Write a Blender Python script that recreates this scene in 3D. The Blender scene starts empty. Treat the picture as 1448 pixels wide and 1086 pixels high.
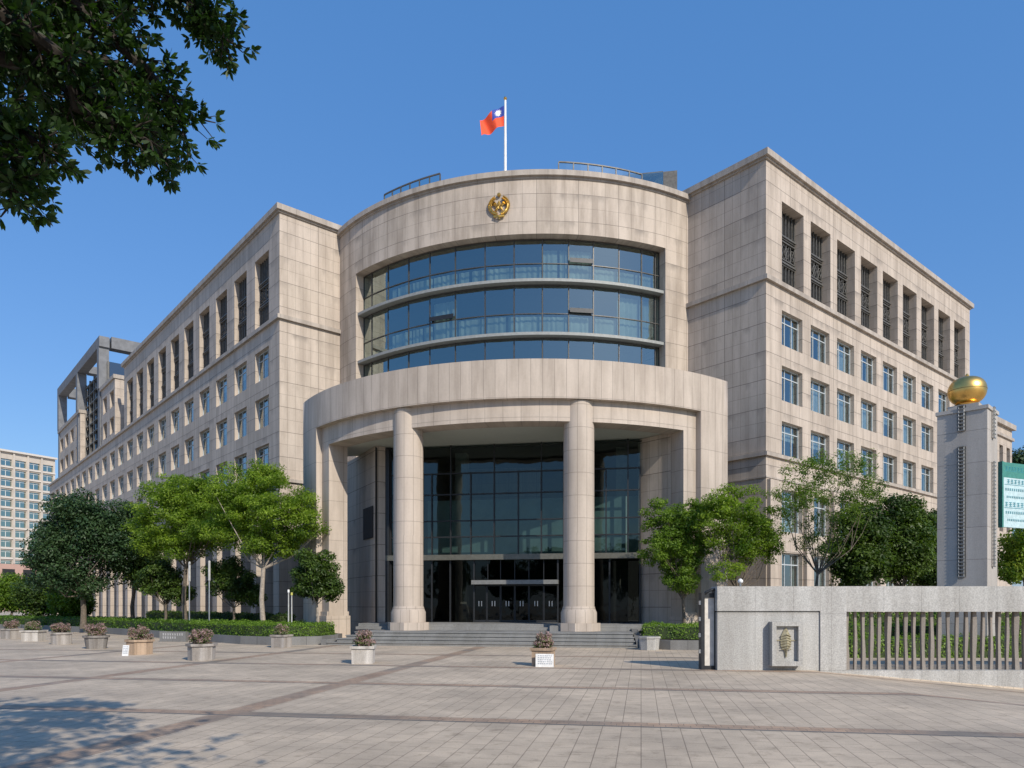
import bpy, math, random
import numpy as np
from mathutils import Vector, Matrix
R_ = math.radians
random.seed(7)
SC = bpy.context.scene
COL = SC.collection
# ------------------------------------------------------------------ camera, sky, sun
F, HY, CH = 1035.0, 855.0, 2.0          # focal length in px of the 1448 px photo, horizon row, camera height
cam_d = bpy.data.cameras.new('camera'); cam = bpy.data.objects.new('camera', cam_d); COL.objects.link(cam)
cam.location = (0, 0, CH); cam.rotation_euler = (R_(90), 0, 0)
cam_d.sensor_width = 36; cam_d.lens = 36*F/1448; cam_d.shift_y = (HY-543)/1448
cam_d.clip_start = .1; cam_d.clip_end = 6000
SC.camera = cam
SUN_EL, SUN_HEAD = 34.0, 147.2           # heading clockwise from +Y (camera direction)
w = bpy.data.worlds.new('World'); SC.world = w; w.use_nodes = True
nt = w.node_tree
sky = nt.nodes.new('ShaderNodeTexSky'); sky.sky_type = 'NISHITA'; sky.sun_disc = False
sky.sun_elevation = R_(SUN_EL); sky.sun_rotation = R_(SUN_HEAD)
sky.air_density = 1.35; sky.dust_density = 0.6; sky.ozone_density = 4.5; sky.altitude = 200
bg = nt.nodes['Background']; bg.inputs[1].default_value = .145
hs_ = nt.nodes.new('ShaderNodeHueSaturation'); hs_.inputs['Hue'].default_value = .512; hs_.inputs['Saturation'].default_value = 1.08; hs_.inputs['Value'].default_value = 1.0
nt.links.new(sky.outputs[0], hs_.inputs['Color']); mxs = nt.nodes.new('ShaderNodeMix'); mxs.data_type = 'RGBA'; mxs.inputs[0].default_value = .47; mxs.inputs[6].default_value = (.42, 1.74, 4.25, 1)   # evens the sky out towards the photo's flat clear blue
nt.links.new(hs_.outputs[0], mxs.inputs[7]); nt.links.new(mxs.outputs[2], bg.inputs[0])
sd = bpy.data.lights.new('sun', 'SUN'); sd.energy = 4.0; sd.angle = R_(.53); sd.color = (1, .92, .80)
so = bpy.data.objects.new('sun', sd); COL.objects.link(so)
S = Vector((math.sin(R_(SUN_HEAD))*math.cos(R_(SUN_EL)), math.cos(R_(SUN_HEAD))*math.cos(R_(SUN_EL)), math.sin(R_(SUN_EL))))
so.rotation_euler = S.to_track_quat('Z', 'Y').to_euler(); so.location = (30, -40, 60)
SC.view_settings.view_transform = 'Standard'; SC.view_settings.look = 'None'
SC.view_settings.exposure = 0.15; SC.view_settings.gamma = 1

# ------------------------------------------------------------------ helpers
GA = R_(-10)
def at(px, py, D):                        # photo pixel at depth D -> point
    return Vector(((px-724)/F*D, D, CH+(HY-py)/F*D))
def gp(px, py, z=0.0):                    # photo pixel on the ground plane
    D = (CH-z)*F/(py-HY); return Vector(((px-724)/F*D, D, z))
def frame(o, ang): return Matrix.Translation(Vector((o[0], o[1], o[2] if len(o) > 2 else 0))) @ Matrix.Rotation(ang, 4, 'Z')
GF = frame((0, 0), GA)                    # plaza frame: x across, y away
def toG(p): return GF.inverted() @ Vector((p[0], p[1], p[2] if len(p) > 2 else 0))
def gu(px, wv):                           # across coordinate of a column of pixels on plane w
    c, s = math.cos(GA), -math.sin(GA); r = (px-724)/F
    return wv*(r*c-s)/(c+r*s)
def tag(o, label=None, cat=None, group=None, kind=None):
    if label: o['label'] = label
    if cat: o['category'] = cat
    if group: o['group'] = group
    if kind: o['kind'] = kind
    return o
def thing(name, label, cat, m=None, group=None):
    o = bpy.data.objects.new(name, None); o.empty_display_size = .3; COL.objects.link(o)
    if m is not None: o.matrix_world = m
    return tag(o, label, cat, group)
def link(name, me, parent=None, m=None):
    o = bpy.data.objects.new(name, me); COL.objects.link(o)
    if parent is not None:
        o.parent = parent
    if m is not None: o.matrix_local = m
    return o
def copy_tree(o, parent=None):
    c = o.copy(); COL.objects.link(c)
    if parent is not None: c.parent = parent
    for ch in list(o.children): copy_tree(ch, c)
    return c

class MB:
    def __init__(s): s.v = []; s.f = []; s.uv = []; s.mi = []
    def quad(s, pts, uvs, mi=0, mp=None):
        b = len(s.v)
        for p in pts: s.v.append(mp(*p) if mp else tuple(p))
        s.f.append(tuple(range(b, b+len(pts)))); s.uv += list(uvs); s.mi.append(mi)
    def box(s, x0, x1, y0, y1, z0, z1, n=1, mp=None, mi=0, uo=0, faces='xXyYzZ'):
        for i in range(n):
            a = x0+(x1-x0)*i/n; b = x0+(x1-x0)*(i+1)/n
            if 'y' in faces: s.quad([(a,y0,z0),(b,y0,z0),(b,y0,z1),(a,y0,z1)], [(a+uo,z0),(b+uo,z0),(b+uo,z1),(a+uo,z1)], mi, mp)
            if 'Y' in faces: s.quad([(b,y1,z0),(a,y1,z0),(a,y1,z1),(b,y1,z1)], [(b+uo,z0),(a+uo,z0),(a+uo,z1),(b+uo,z1)], mi, mp)
            if 'Z' in faces: s.quad([(a,y0,z1),(b,y0,z1),(b,y1,z1),(a,y1,z1)], [(a+uo,y0),(b+uo,y0),(b+uo,y1),(a+uo,y1)], mi, mp)
            if 'z' in faces: s.quad([(a,y1,z0),(b,y1,z0),(b,y0,z0),(a,y0,z0)], [(a+uo,y1),(b+uo,y1),(b+uo,y0),(a+uo,y0)], mi, mp)
        if 'x' in faces: s.quad([(x0,y1,z0),(x0,y0,z0),(x0,y0,z1),(x0,y1,z1)], [(y1,z0),(y0,z0),(y0,z1),(y1,z1)], mi, mp)
        if 'X' in faces: s.quad([(x1,y0,z0),(x1,y1,z0),(x1,y1,z1),(x1,y0,z1)], [(y0,z0),(y1,z0),(y1,z1),(y0,z1)], mi, mp)
    def wall(s, x0, x1, z0, z1, holes=(), seg=1e9, mp=None, mi=0, y=0.0, back=None):
        """front sheet at depth y with recessed holes (xa, xb, za, zb, depth, open_bottom)"""
        xs = {x0, x1}; zs = {z0, z1}
        for h in holes: xs |= {max(x0, h[0]), min(x1, h[1])}; zs |= {max(z0, h[2]), min(z1, h[3])}
        xs = sorted(xs); zs = sorted(zs); X = []
        for a, b in zip(xs, xs[1:]):
            n = max(1, math.ceil((b-a)/seg-1e-6)); X += [a+(b-a)*i/n for i in range(n)]
        X.append(xs[-1])
        for a, b in zip(X, X[1:]):
            for c, d in zip(zs, zs[1:]):
                mx, mz = (a+b)/2, (c+d)/2
                if any(h[0] < mx < h[1] and h[2] < mz < h[3] for h in holes): continue
                s.quad([(a,y,c),(b,y,c),(b,y,d),(a,y,d)], [(a,c),(b,c),(b,d),(a,d)], mi, mp)
        for h in holes:
            xa, xb, za, zb, dp = h[:5]; e = y+dp
            s.quad([(xa,y,za),(xa,e,za),(xa,e,zb),(xa,y,zb)], [(0,za),(dp,za),(dp,zb),(0,zb)], mi, mp)
            s.quad([(xb,e,za),(xb,y,za),(xb,y,zb),(xb,e,zb)], [(dp,za),(0,za),(0,zb),(dp,zb)], mi, mp)
            n = max(1, math.ceil((xb-xa)/seg-1e-6))
            for i in range(n):
                a = xa+(xb-xa)*i/n; b = xa+(xb-xa)*(i+1)/n
                s.quad([(a,e,zb),(b,e,zb),(b,y,zb),(a,y,zb)], [(a,dp),(b,dp),(b,0),(a,0)], mi, mp)
                if za > z0+1e-6: s.quad([(a,y,za),(b,y,za),(b,e,za),(a,e,za)], [(a,0),(b,0),(b,dp),(a,dp)], mi, mp)
    def tube(s, pts, rad, n=8, mi=0, caps=True):
        pts = [Vector(p) for p in pts]; rings = []
        if not hasattr(rad, '__len__'): rad = [rad]*len(pts)
        L = 0; up = None
        for i, p in enumerate(pts):
            t = (pts[min(i+1, len(pts)-1)]-pts[max(i-1, 0)])
            if t.length < 1e-9: t = Vector((0, 0, 1))
            t.normalize()
            if up is None: up = t.orthogonal().normalized()
            up = (up-t*up.dot(t));
            if up.length < 1e-6: up = t.orthogonal()
            up.normalize(); q = t.cross(up)
            if i: L += (p-pts[i-1]).length
            b = len(s.v)
            for k in range(n):
                a = 2*math.pi*k/n; s.v.append(tuple(p+(up*math.cos(a)+q*math.sin(a))*rad[i]))
            rings.append((b, L))
        for (b0, l0), (b1, l1) in zip(rings, rings[1:]):
            for k in range(n):
                k2 = (k+1) % n
                s.f.append((b0+k, b0+k2, b1+k2, b1+k)); s.uv += [(k/n, l0), ((k+1)/n, l0), ((k+1)/n, l1), (k/n, l1)]; s.mi.append(mi)
        if caps:
            b0 = rings[0][0]; s.f.append(tuple(range(b0+n-1, b0-1, -1))); s.uv += [(0, 0)]*n; s.mi.append(mi)
            b1 = rings[-1][0]; s.f.append(tuple(range(b1, b1+n))); s.uv += [(0, 0)]*n; s.mi.append(mi)
    def lathe(s, prof, n=24, c=(0, 0), rot=0, mi=0, sx=1.0, sy=1.0):
        """prof [(radius, z)], centred on c"""
        rb = []
        for r, z in prof:
            b = len(s.v)
            for k in range(n):
                a = rot+2*math.pi*k/n; s.v.append((c[0]+r*math.cos(a)*sx, c[1]+r*math.sin(a)*sy, z))
            rb.append(b)
        for i in range(len(rb)-1):
            r = max(prof[i][0], prof[i+1][0])
            for k in range(n):
                k2 = (k+1) % n; s.f.append((rb[i]+k, rb[i]+k2, rb[i+1]+k2, rb[i+1]+k))
                a0, a1 = 2*math.pi*k/n*r, 2*math.pi*(k+1)/n*r
                s.uv += [(a0, prof[i][1]), (a1, prof[i][1]), (a1, prof[i+1][1]), (a0, prof[i+1][1])]; s.mi.append(mi)
        s.f.append(tuple(range(rb[-1], rb[-1]+n))); s.uv += [(0, 0)]*n; s.mi.append(mi)
        s.f.append(tuple(range(rb[0]+n-1, rb[0]-1, -1))); s.uv += [(0, 0)]*n; s.mi.append(mi)
    def prism(s, pts, z0, z1, mi=0):
        n = len(pts); L = 0
        for i in range(n):
            a, b = pts[i], pts[(i+1) % n]; d = math.dist(a[:2], b[:2])
            s.quad([(a[0],a[1],z0),(b[0],b[1],z0),(b[0],b[1],z1),(a[0],a[1],z1)], [(L,z0),(L+d,z0),(L+d,z1),(L,z1)], mi); L += d
        s.quad([(p[0],p[1],z1) for p in pts], [(p[0],p[1]) for p in pts], mi)
    def mesh(s, name, mats, smooth=False, weld=False):
        me = bpy.data.meshes.new(name); me.from_pydata(s.v, [], s.f)
        ul = me.uv_layers.new(name='UVMap'); ul.data.foreach_set('uv', [c for uv in s.uv for c in uv])
        for m in (mats if isinstance(mats, (list, tuple)) else [mats]): me.materials.append(m)
        me.polygons.foreach_set('material_index', s.mi)
        if weld:
            import bmesh
            bm = bmesh.new(); bm.from_mesh(me); bmesh.ops.remove_doubles(bm, verts=bm.verts, dist=1e-4); bm.to_mesh(me); bm.free()
        if smooth:
            me.polygons.foreach_set('use_smooth', [True]*len(me.polygons))
            me.set_sharp_from_angle(angle=R_(38))
        me.update(); return me
    def build(s, name, mats, parent=None, m=None, smooth=False, weld=False):
        return link(name, s.mesh(name, mats, smooth, weld), parent, m)

# ------------------------------------------------------------------ materials
def newmat(name):
    m = bpy.data.materials.new(name); m.use_nodes = True; t = m.node_tree
    for n in list(t.nodes):
        if n.type != 'OUTPUT_MATERIAL' and n.type != 'BSDF_PRINCIPLED': t.nodes.remove(n)
    return m, t, t.nodes['Principled BSDF']
def N(t, typ, **kw):
    n = t.nodes.new(typ)
    for k, v in kw.items():
        if k.startswith('i_'):
            key = k[2:]; key = int(key) if key.isdigit() else key
            n.inputs[key].default_value = v
        else: setattr(n, k, v)
    return n
def mixc(t, fac, a, b, mode='MIX'):
    n = t.nodes.new('ShaderNodeMix'); n.data_type = 'RGBA'; n.blend_type = mode
    for sock, val in ((n.inputs[0], fac), (n.inputs[6], a), (n.inputs[7], b)):
        if isinstance(val, bpy.types.NodeSocket): t.links.new(val, sock)
        elif isinstance(val, (int, float)): sock.default_value = val if sock.type == 'VALUE' else (val,)*3+(1,)
        else: sock.default_value = tuple(val)+(1,)
    return n.outputs[2]
def ramp(t, src, p0, p1, c0=(0,0,0), c1=(1,1,1)):
    n = t.nodes.new('ShaderNodeValToRGB'); e = n.color_ramp.elements
    e[0].position = p0; e[1].position = p1; e[0].color = tuple(c0)+(1,); e[1].color = tuple(c1)+(1,)
    t.links.new(src, n.inputs[0]); return n.outputs[0]
def noise(t, vec, scale, detail=4, rough=.55, sc=None):
    if sc is not None:
        mp = N(t, 'ShaderNodeMapping'); t.links.new(vec, mp.inputs[0]); mp.inputs[3].default_value = sc; vec = mp.outputs[0]
    n = N(t, 'ShaderNodeTexNoise'); n.inputs['Scale'].default_value = scale; n.inputs['Detail'].default_value = detail
    n.inputs['Roughness'].default_value = rough; t.links.new(vec, n.inputs[0]); return n.outputs[0]
def brick(t, vec, w_, h_, mortar, offset=0.0, c1=(1,1,1), c2=(.9,.9,.9), cm=(0,0,0), smooth=.1):
    n = N(t, 'ShaderNodeTexBrick'); n.offset = offset; n.squash = 1
    n.inputs['Scale'].default_value = 1; n.inputs['Brick Width'].default_value = w_; n.inputs['Row Height'].default_value = h_
    n.inputs['Mortar Size'].default_value = mortar; n.inputs['Mortar Smooth'].default_value = smooth
    n.inputs['Color1'].default_value = tuple(c1)+(1,); n.inputs['Color2'].default_value = tuple(c2)+(1,); n.inputs['Mortar'].default_value = tuple(cm)+(1,)
    t.links.new(vec, n.inputs[0]); return n
def stone(name, base, tw, th, joint=.011, big=None, off=0.0, streak=.30, rough=.75, jd=.55, grime=True, grain=0.0):
    m, t, p = newmat(name); uv = N(t, 'ShaderNodeUVMap').outputs[0]; geo = N(t, 'ShaderNodeNewGeometry').outputs['Position']
    b = brick(t, uv, tw, th, joint, off, base, tuple(c*.94 for c in base), tuple(c*jd for c in base))
    c = b.outputs[0]
    if big:
        b2 = brick(t, uv, big[0], big[1], joint*1.6, 0, (1,1,1), (.95,.95,.94), (.5,.5,.5)); c = mixc(t, 1.0, c, b2.outputs[0], 'MULTIPLY')
    n1 = noise(t, uv, 1.0, 5, .6, (1.3, .16, 1)); c = mixc(t, streak, c, ramp(t, n1, .38, .60, (.50,.47,.44), (1.08,1.08,1.08)), 'MULTIPLY')
    n2 = noise(t, geo, .22, 4, .6); c = mixc(t, .6, c, ramp(t, n2, .35, .65, (.88,.87,.85), (1.05,1.04,1.03)), 'MULTIPLY')
    n3 = noise(t, geo, 9, 5, .7); c = mixc(t, .5, c, ramp(t, n3, .25, .75, (.88,.88,.88), (1.08,1.08,1.08)), 'MULTIPLY')
    if grain:
        n5 = noise(t, geo, 26, 4, .85); c = mixc(t, grain, c, ramp(t, n5, .40, .60, (.5,.5,.5), (1.3,1.3,1.3)), 'MULTIPLY')
    if grime and big:                      # dirt washed out of some of the horizontal joints
        sp = N(t, 'ShaderNodeSeparateXYZ'); t.links.new(uv, sp.inputs[0])
        md = N(t, 'ShaderNodeMath', operation='FLOORED_MODULO'); t.links.new(sp.outputs[1], md.inputs[0]); md.inputs[1].default_value = big[1]
        g = ramp(t, md.outputs[0], big[1]-.42, big[1]-.02) if big[1] < 1 else None
        dv = N(t, 'ShaderNodeMath', operation='DIVIDE'); t.links.new(md.outputs[0], dv.inputs[0]); dv.inputs[1].default_value = big[1]
        g = ramp(t, dv.outputs[0], .72, 1.0)
        n4 = noise(t, uv, 1.0, 4, .65, (.55, .25, 1)); k = mixc(t, 1.0, g, ramp(t, n4, .48, .66), 'MULTIPLY')
        c = mixc(t, k, c, tuple(x*.45 for x in base))
    t.links.new(c, p.inputs['Base Color']); p.inputs['Roughness'].default_value = rough
    bp = N(t, 'ShaderNodeBump'); bp.inputs['Strength'].default_value = .25; bp.inputs['Distance'].default_value = .02
    h = mixc(t, .3, b.outputs[1], n3, 'MIX'); inv = N(t, 'ShaderNodeInvert'); t.links.new(h, inv.inputs[1])
    t.links.new(inv.outputs[0], bp.inputs['Height']); t.links.new(bp.outputs[0], p.inputs['Normal'])
    return m
def plain(name, c, rough=.6, metal=0, var=.15, scale=6, bump=0):
    m, t, p = newmat(name); geo = N(t, 'ShaderNodeNewGeometry').outputs['Position']
    n = noise(t, geo, scale, 4, .6); k = ramp(t, n, .3, .7, tuple(x*(1-var) for x in c), tuple(min(1, x*(1+var)) for x in c))
    t.links.new(k, p.inputs['Base Color']); p.inputs['Roughness'].default_value = rough; p.inputs['Metallic'].default_value = metal
    if bump:
        bp = N(t, 'ShaderNodeBump'); bp.inputs['Strength'].default_value = bump; bp.inputs['Distance'].default_value = .03
        t.links.new(n, bp.inputs['Height']); t.links.new(bp.outputs[0], p.inputs['Normal'])
    return m
def glass(name, tint, refl=.35, rough=.02, refc=(.9,.95,1), wob=.004, fres=True):
    """window glass: partly clear (tinted), partly mirror, slightly uneven"""
    m, t, p = newmat(name); t.nodes.remove(p); out = t.nodes['Material Output']
    tr = N(t, 'ShaderNodeBsdfTransparent'); tr.inputs[0].default_value = tuple(tint)+(1,)
    gl = N(t, 'ShaderNodeBsdfGlossy'); gl.inputs[0].default_value = tuple(refc)+(1,); gl.inputs['Roughness'].default_value = rough
    geo = N(t, 'ShaderNodeNewGeometry').outputs['Position']; n = noise(t, geo, .9, 2, .5)
    bp = N(t, 'ShaderNodeBump'); bp.inputs['Strength'].default_value = 1; bp.inputs['Distance'].default_value = wob
    t.links.new(n, bp.inputs['Height']); t.links.new(bp.outputs[0], gl.inputs['Normal'])
    mx = N(t, 'ShaderNodeMixShader')
    if fres:
        fr = N(t, 'ShaderNodeLayerWeight'); fr.inputs[0].default_value = .25
        mr = N(t, 'ShaderNodeMapRange'); t.links.new(fr.outputs['Facing'], mr.inputs[0]); mr.inputs[3].default_value = refl; mr.inputs[4].default_value = min(1, refl+.5)
        t.links.new(mr.outputs[0], mx.inputs[0])
    else: mx.inputs[0].default_value = refl
    t.links.new(tr.outputs[0], mx.inputs[1]); t.links.new(gl.outputs[0], mx.inputs[2]); t.links.new(mx.outputs[0], out.inputs[0])
    return m
def leafmat(name, c, c2, trans=.35, scale=.9):
    m, t, p = newmat(name); out = t.nodes['Material Output']; geo = N(t, 'ShaderNodeNewGeometry')
    n = noise(t, geo.outputs['Position'], scale, 3, .6); k = ramp(t, n, .35, .65, c, c2)
    k2 = mixc(t, 1.0, k, ramp(t, geo.outputs['Random Per Island'], 0, 1, (.65,.7,.6), (1.25,1.2,1.1)), 'MULTIPLY')
    t.links.new(k2, p.inputs['Base Color']); p.inputs['Roughness'].default_value = .5; p.inputs['Specular IOR Level'].default_value = .35
    tl = N(t, 'ShaderNodeBsdfTranslucent'); tc = mixc(t, 1.0, k2, (1.5, 1.7, .6), 'MULTIPLY'); t.links.new(tc, tl.inputs[0])
    mx = N(t, 'ShaderNodeMixShader'); mx.inputs[0].default_value = trans
    t.links.new(p.outputs[0], mx.inputs[1]); t.links.new(tl.outputs[0], mx.inputs[2]); t.links.new(mx.outputs[0], out.inputs[0])
    return m

STONE = (.52, .445, .375)
M_wing = stone('wing_stone', STONE, .62, .93, .012, (3.1, 1.86), streak=.40)
M_drum = stone('drum_stone', STONE, .95, .93, .010, (2.85, 1.86), streak=.55)
M_port = stone('portico_stone', STONE, .60, 2.07, .012, None, streak=.45)
M_colm = stone('column_stone', (.515,.44,.37), .50, 1.15, .013, None, streak=.3)
M_trim = stone('trim_stone', (.43,.38,.33), 1.2, 3, .012, None, streak=.5)
M_gran = stone('grey_granite', (.46,.455,.435), 1.15, 1.72, .006, None, streak=.45, jd=.6, grain=.5)
M_pyl = stone('pylon_stone', (.45,.42,.385), 1.9, 1.25, .010, None, streak=.3, grain=.2)
M_step = stone('step_granite', (.26,.26,.25), 1.4, .9, .006, None, off=.5, streak=.4, grain=.3)
M_kerb = stone('kerb_granite', (.20,.20,.195), 1.2, .6, .008, None, streak=.4, grain=.3)
M_ceil = plain('portico_ceiling_paint', (.50,.52,.46), .7, var=.04)
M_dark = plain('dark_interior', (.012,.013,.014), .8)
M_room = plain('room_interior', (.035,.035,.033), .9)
M_blind = plain('window_blind', (.29,.32,.28), .9, var=.35, scale=.7)
M_curt = plain('curtain_cloth', (.55,.58,.56), .9, var=.2, scale=2)
M_alu = plain('aluminium', (.38,.39,.39), .4, .6)
M_dfr = plain('dark_metal', (.035,.037,.04), .45, .5)
M_blu = plain('window_frame_paint', (.46,.50,.52), .45)
M_mul = plain('mullion_bronze', (.085,.08,.075), .45, .4)
M_gril = plain('grille_metal', (.12,.115,.105), .55, .3, var=.3)
M_gold = plain('gilded_metal', (.80,.50,.15), .36, 1.0, var=.2, scale=2)
M_goldm = plain('gilded_relief', (.62,.42,.13), .38, 1.0, var=.3, scale=8)
M_lamp = plain('dull_white_paint', (.42,.42,.41), .5)
M_white = plain('white_paint', (.78,.78,.76), .45)
M_steel = plain('steel', (.55,.56,.57), .3, .9)
M_red = plain('red_cloth', (.80,.085,.025), .75, var=.06)
M_blue = plain('blue_cloth', (.03,.06,.33), .75, var=.06)
G_drum = glass('drum_glass', (.60,.70,.68), .27, refc=(.80,.93,.88))
G_win = glass('window_glass', (.55,.63,.64), .22, refc=(.82,.88,.86))
G_port = glass('curtain_wall_glass', (.30,.38,.38), .07, refc=(.7,.82,.80), wob=.01)
G_door = glass('door_glass_material', (.12,.14,.14), .035, refc=(.5,.55,.55), wob=.01)
G_rail = glass('railing_glass', (.55,.68,.68), .25, refc=(.8,.95,1))
M_bark = plain('bark', (.13,.105,.08), .95, var=.4, scale=9, bump=.6)
M_barkl = plain('pale_bark', (.34,.29,.24), .95, var=.3, scale=9, bump=.6)
L_bright = leafmat('bright_leaves', (.08,.15,.014), (.26,.36,.045), .48)
L_mid = leafmat('mid_leaves', (.07,.135,.016), (.19,.29,.04), .45)
L_dark = leafmat('dark_leaves', (.022,.055,.022), (.055,.10,.04), .22)
L_deep = leafmat('deep_green_leaves', (.022,.05,.010), (.095,.155,.025), .32, .7)
L_over = leafmat('overhanging_leaves', (.018,.045,.010), (.035,.075,.015), .30, 2)
L_hedge = leafmat('hedge_leaves', (.10,.19,.02), (.20,.32,.045), .35, 1.5)
L_grass = leafmat('ground_cover_leaves', (.07,.15,.02), (.15,.25,.04), .3, 1.5)
L_flow = leafmat('flower_petals', (.30,.20,.22), (.42,.28,.30), .3, 3)
L_stemg = leafmat('planter_leaves', (.10,.15,.05), (.20,.24,.10), .3, 3)

def paving():
    m, t, p = newmat('plaza_paving'); uv = N(t, 'ShaderNodeUVMap').outputs[0]; geo = N(t, 'ShaderNodeNewGeometry').outputs['Position']
    rot = N(t, 'ShaderNodeMapping'); t.links.new(uv, rot.inputs[0]); rot.inputs[2].default_value = (0, 0, R_(90))
    b = brick(t, rot.outputs[0], .62, .31, .007, .5, (.555,.455,.34), (.51,.42,.315), (.27,.215,.16)); c = b.outputs[0]
    sp = N(t, 'ShaderNodeSeparateXYZ'); t.links.new(uv, sp.inputs[0])
    def band(out, pos, half):
        a = N(t, 'ShaderNodeMath', operation='SUBTRACT'); t.links.new(out, a.inputs[0]); a.inputs[1].default_value = pos
        q = N(t, 'ShaderNodeMath', operation='ABSOLUTE'); t.links.new(a.outputs[0], q.inputs[0])
        l = N(t, 'ShaderNodeMath', operation='LESS_THAN'); t.links.new(q.outputs[0], l.inputs[0]); l.inputs[1].default_value = half; return l.outputs[0]
    tot = None
    for o, ps in ((sp.outputs[1], (7.15, 12.42, 17.7, 23.0, 28.3)), (sp.outputs[0], (-22.0, -14.75, -7.45))):
        for q in ps:
            k = band(o, q, .19 if o == sp.outputs[1] else .27)
            if tot is None: tot = k
            else:
                mm = N(t, 'ShaderNodeMath', operation='MAXIMUM'); t.links.new(tot, mm.inputs[0]); t.links.new(k, mm.inputs[1]); tot = mm.outputs[0]
    dk = None
    for q in (7.15, 12.42, 17.7, 23.0, 28.3):
        k = band(sp.outputs[1], q-.25, .05)
        if dk is None: dk = k
        else:
            mm = N(t, 'ShaderNodeMath', operation='MAXIMUM'); t.links.new(dk, mm.inputs[0]); t.links.new(k, mm.inputs[1]); dk = mm.outputs[0]
    bb = brick(t, uv, .20, .20, .006, .5, (.45,.31,.21), (.36,.265,.19), (.17,.14,.11))
    nb = noise(t, uv, .28, 2, .5); bc = mixc(t, ramp(t, nb, .50, .62), bb.outputs[0], (.25,.215,.175))
    c = mixc(t, tot, c, bc); c = mixc(t, dk, c, (.15,.14,.125))
    n1 = noise(t, geo, .35, 5, .65); c = mixc(t, .8, c, ramp(t, n1, .36, .64, (.72,.71,.70), (1.12,1.10,1.07)), 'MULTIPLY')
    n2 = noise(t, uv, 1.0, 4, .7, (1.2, 1.2, 1)); c = mixc(t, .6, c, ramp(t, n2, .35, .65, (.80,.80,.80), (1.08,1.08,1.08)), 'MULTIPLY')
    n3 = noise(t, geo, 40, 4, .8); c = mixc(t, .45, c, ramp(t, n3, .35, .65, (.75,.75,.75), (1.2,1.2,1.2)), 'MULTIPLY')
    n4 = noise(t, geo, 2.7, 4, .75); c = mixc(t, .75, c, ramp(t, n4, .54, .70, (1,1,1), (.60,.58,.55)), 'MULTIPLY')
    t.links.new(c, p.inputs['Base Color']); p.inputs['Roughness'].default_value = .72
    bp = N(t, 'ShaderNodeBump'); bp.inputs['Strength'].default_value = .4; bp.inputs['Distance'].default_value = .008
    inv = N(t, 'ShaderNodeInvert'); t.links.new(b.outputs[1], inv.inputs[1]); hh = mixc(t, .35, inv.outputs[0], n3)
    t.links.new(hh, bp.inputs['Height']); t.links.new(bp.outputs[0], p.inputs['Normal'])
    return m
M_pave = paving()

# ------------------------------------------------------------------ ground
def ground():
    b = MB(); xs = [-900,-300,-120,-60,-40]+list(np.arange(-30, 9, 3))+[9,10,11,12,13,14,15,16,18,20,24,30,60,120,300,900]
    ys = [-400,-60,-20,-5,0,4,8,12,15,18,20,22.25,22.6,24,28,32,40,60,120,300,900,3000]
    idx = {}
    for y in ys:
        for x in xs:
            z = 0.0
            if x > 9 and y <= 22.3: z = -.09*min(x-9, 9)*(1 if y > 12 else max(0, (y-2)/10))
            idx[x, y] = len(b.v); b.v.append((x, y, z))
    ci = GF.inverted()
    for y0, y1 in zip(ys, ys[1:]):
        for x0, x1 in zip(xs, xs[1:]):
            q = (idx[x0,y0], idx[x1,y0], idx[x1,y1], idx[x0,y1]); b.f.append(q)
            for k in q:
                p = ci @ Vector(b.v[k]); b.uv.append((p.x, p.y))
            b.mi.append(0)
    tag(b.build('ground', M_pave), kind='structure')
ground()

# ------------------------------------------------------------------ the office building
H1 = HY
Adir = Vector((-.64861, .76112, 0)); Bdir = Vector((.76019, .64971, 0))
R0 = Vector((16.58, 47.8, 0)); L0 = Vector((-17.26, 54.3, 0))
angA = math.atan2(-Adir.y, -Adir.x); angB = math.atan2(Bdir.y, Bdir.x)
FR, FRs = frame(R0, angB), frame(R0, angA)       # right wing: long front / side towards the drum
FL, FLs = frame(L0, angA), frame(L0, angB)       # left wing: long front (x runs negative away from corner) / side
bld = thing('office_building', 'large beige stone government building with curved glazed drum, columned portico and two long wings', 'building')
ZT, ZL, ZL2 = 31.65, 23.2, 11.75
wr = [(19.45, 21.77), (15.72, 18.06), (11.99, 14.33)]
RB = [2.0+3.93*k for k in range(9)]; LB = [-(1.97+4.53*k)-2.75 for k in range(22)]
holesR = []; holesL = []; winsR = []; winsL = []; winsX = []; tallR = []; tallL = []
for x in RB:
    holesR.append((x, x+2.9, 23.62, 29.07, .75)); tallR.append(x)
    for a, b in wr+[(6.9, 9.75), (2.6, 5.5)]: holesR.append((x, x+2.75, a, b, .42)); winsR.append((x, 2.75, a, b))
for k, x in enumerate(LB):
    if k < 10: holesL.append((x-.05, x+2.75, 23.62, 29.07, .55)); tallL.append(x-.05)
    for j, (a, b) in enumerate(wr):
        holesL.append((x, x+2.75, a, b, .42)); (winsL if j < 2 or k < 10 else winsX).append((x, 2.75, a, b))
LE, LU = -101.4, -46.9
# right wing front
b = MB(); b.wall(0, 37.6, -.2, ZT-.55, holesR); b.build('wing_wall', M_wing, bld, FR)
b = MB(); b.wall(-16, 0, -.2, ZT-.55); b.build('wing_wall', M_wing, bld, FRs)
# far end and back of the right wing, roof
b = MB(); b.box(0, 37.6, 20, 20.3, 0, ZT-.6, faces='YxX'); b.quad([(37.6,0,-.2),(37.6,20.3,-.2),(37.6,20.3,ZT-.55),(37.6,0,ZT-.55)], [(0,0),(20.3,0),(20.3,ZT),(0,ZT)])
b.quad([(0,0,ZT-.6),(37.6,0,ZT-.6),(37.6,20.3,ZT-.6),(0,20.3,ZT-.6)], [(0,0),(37,0),(37,20),(0,20)])
b.build('wing_roof', M_wing, bld, FR)
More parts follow.
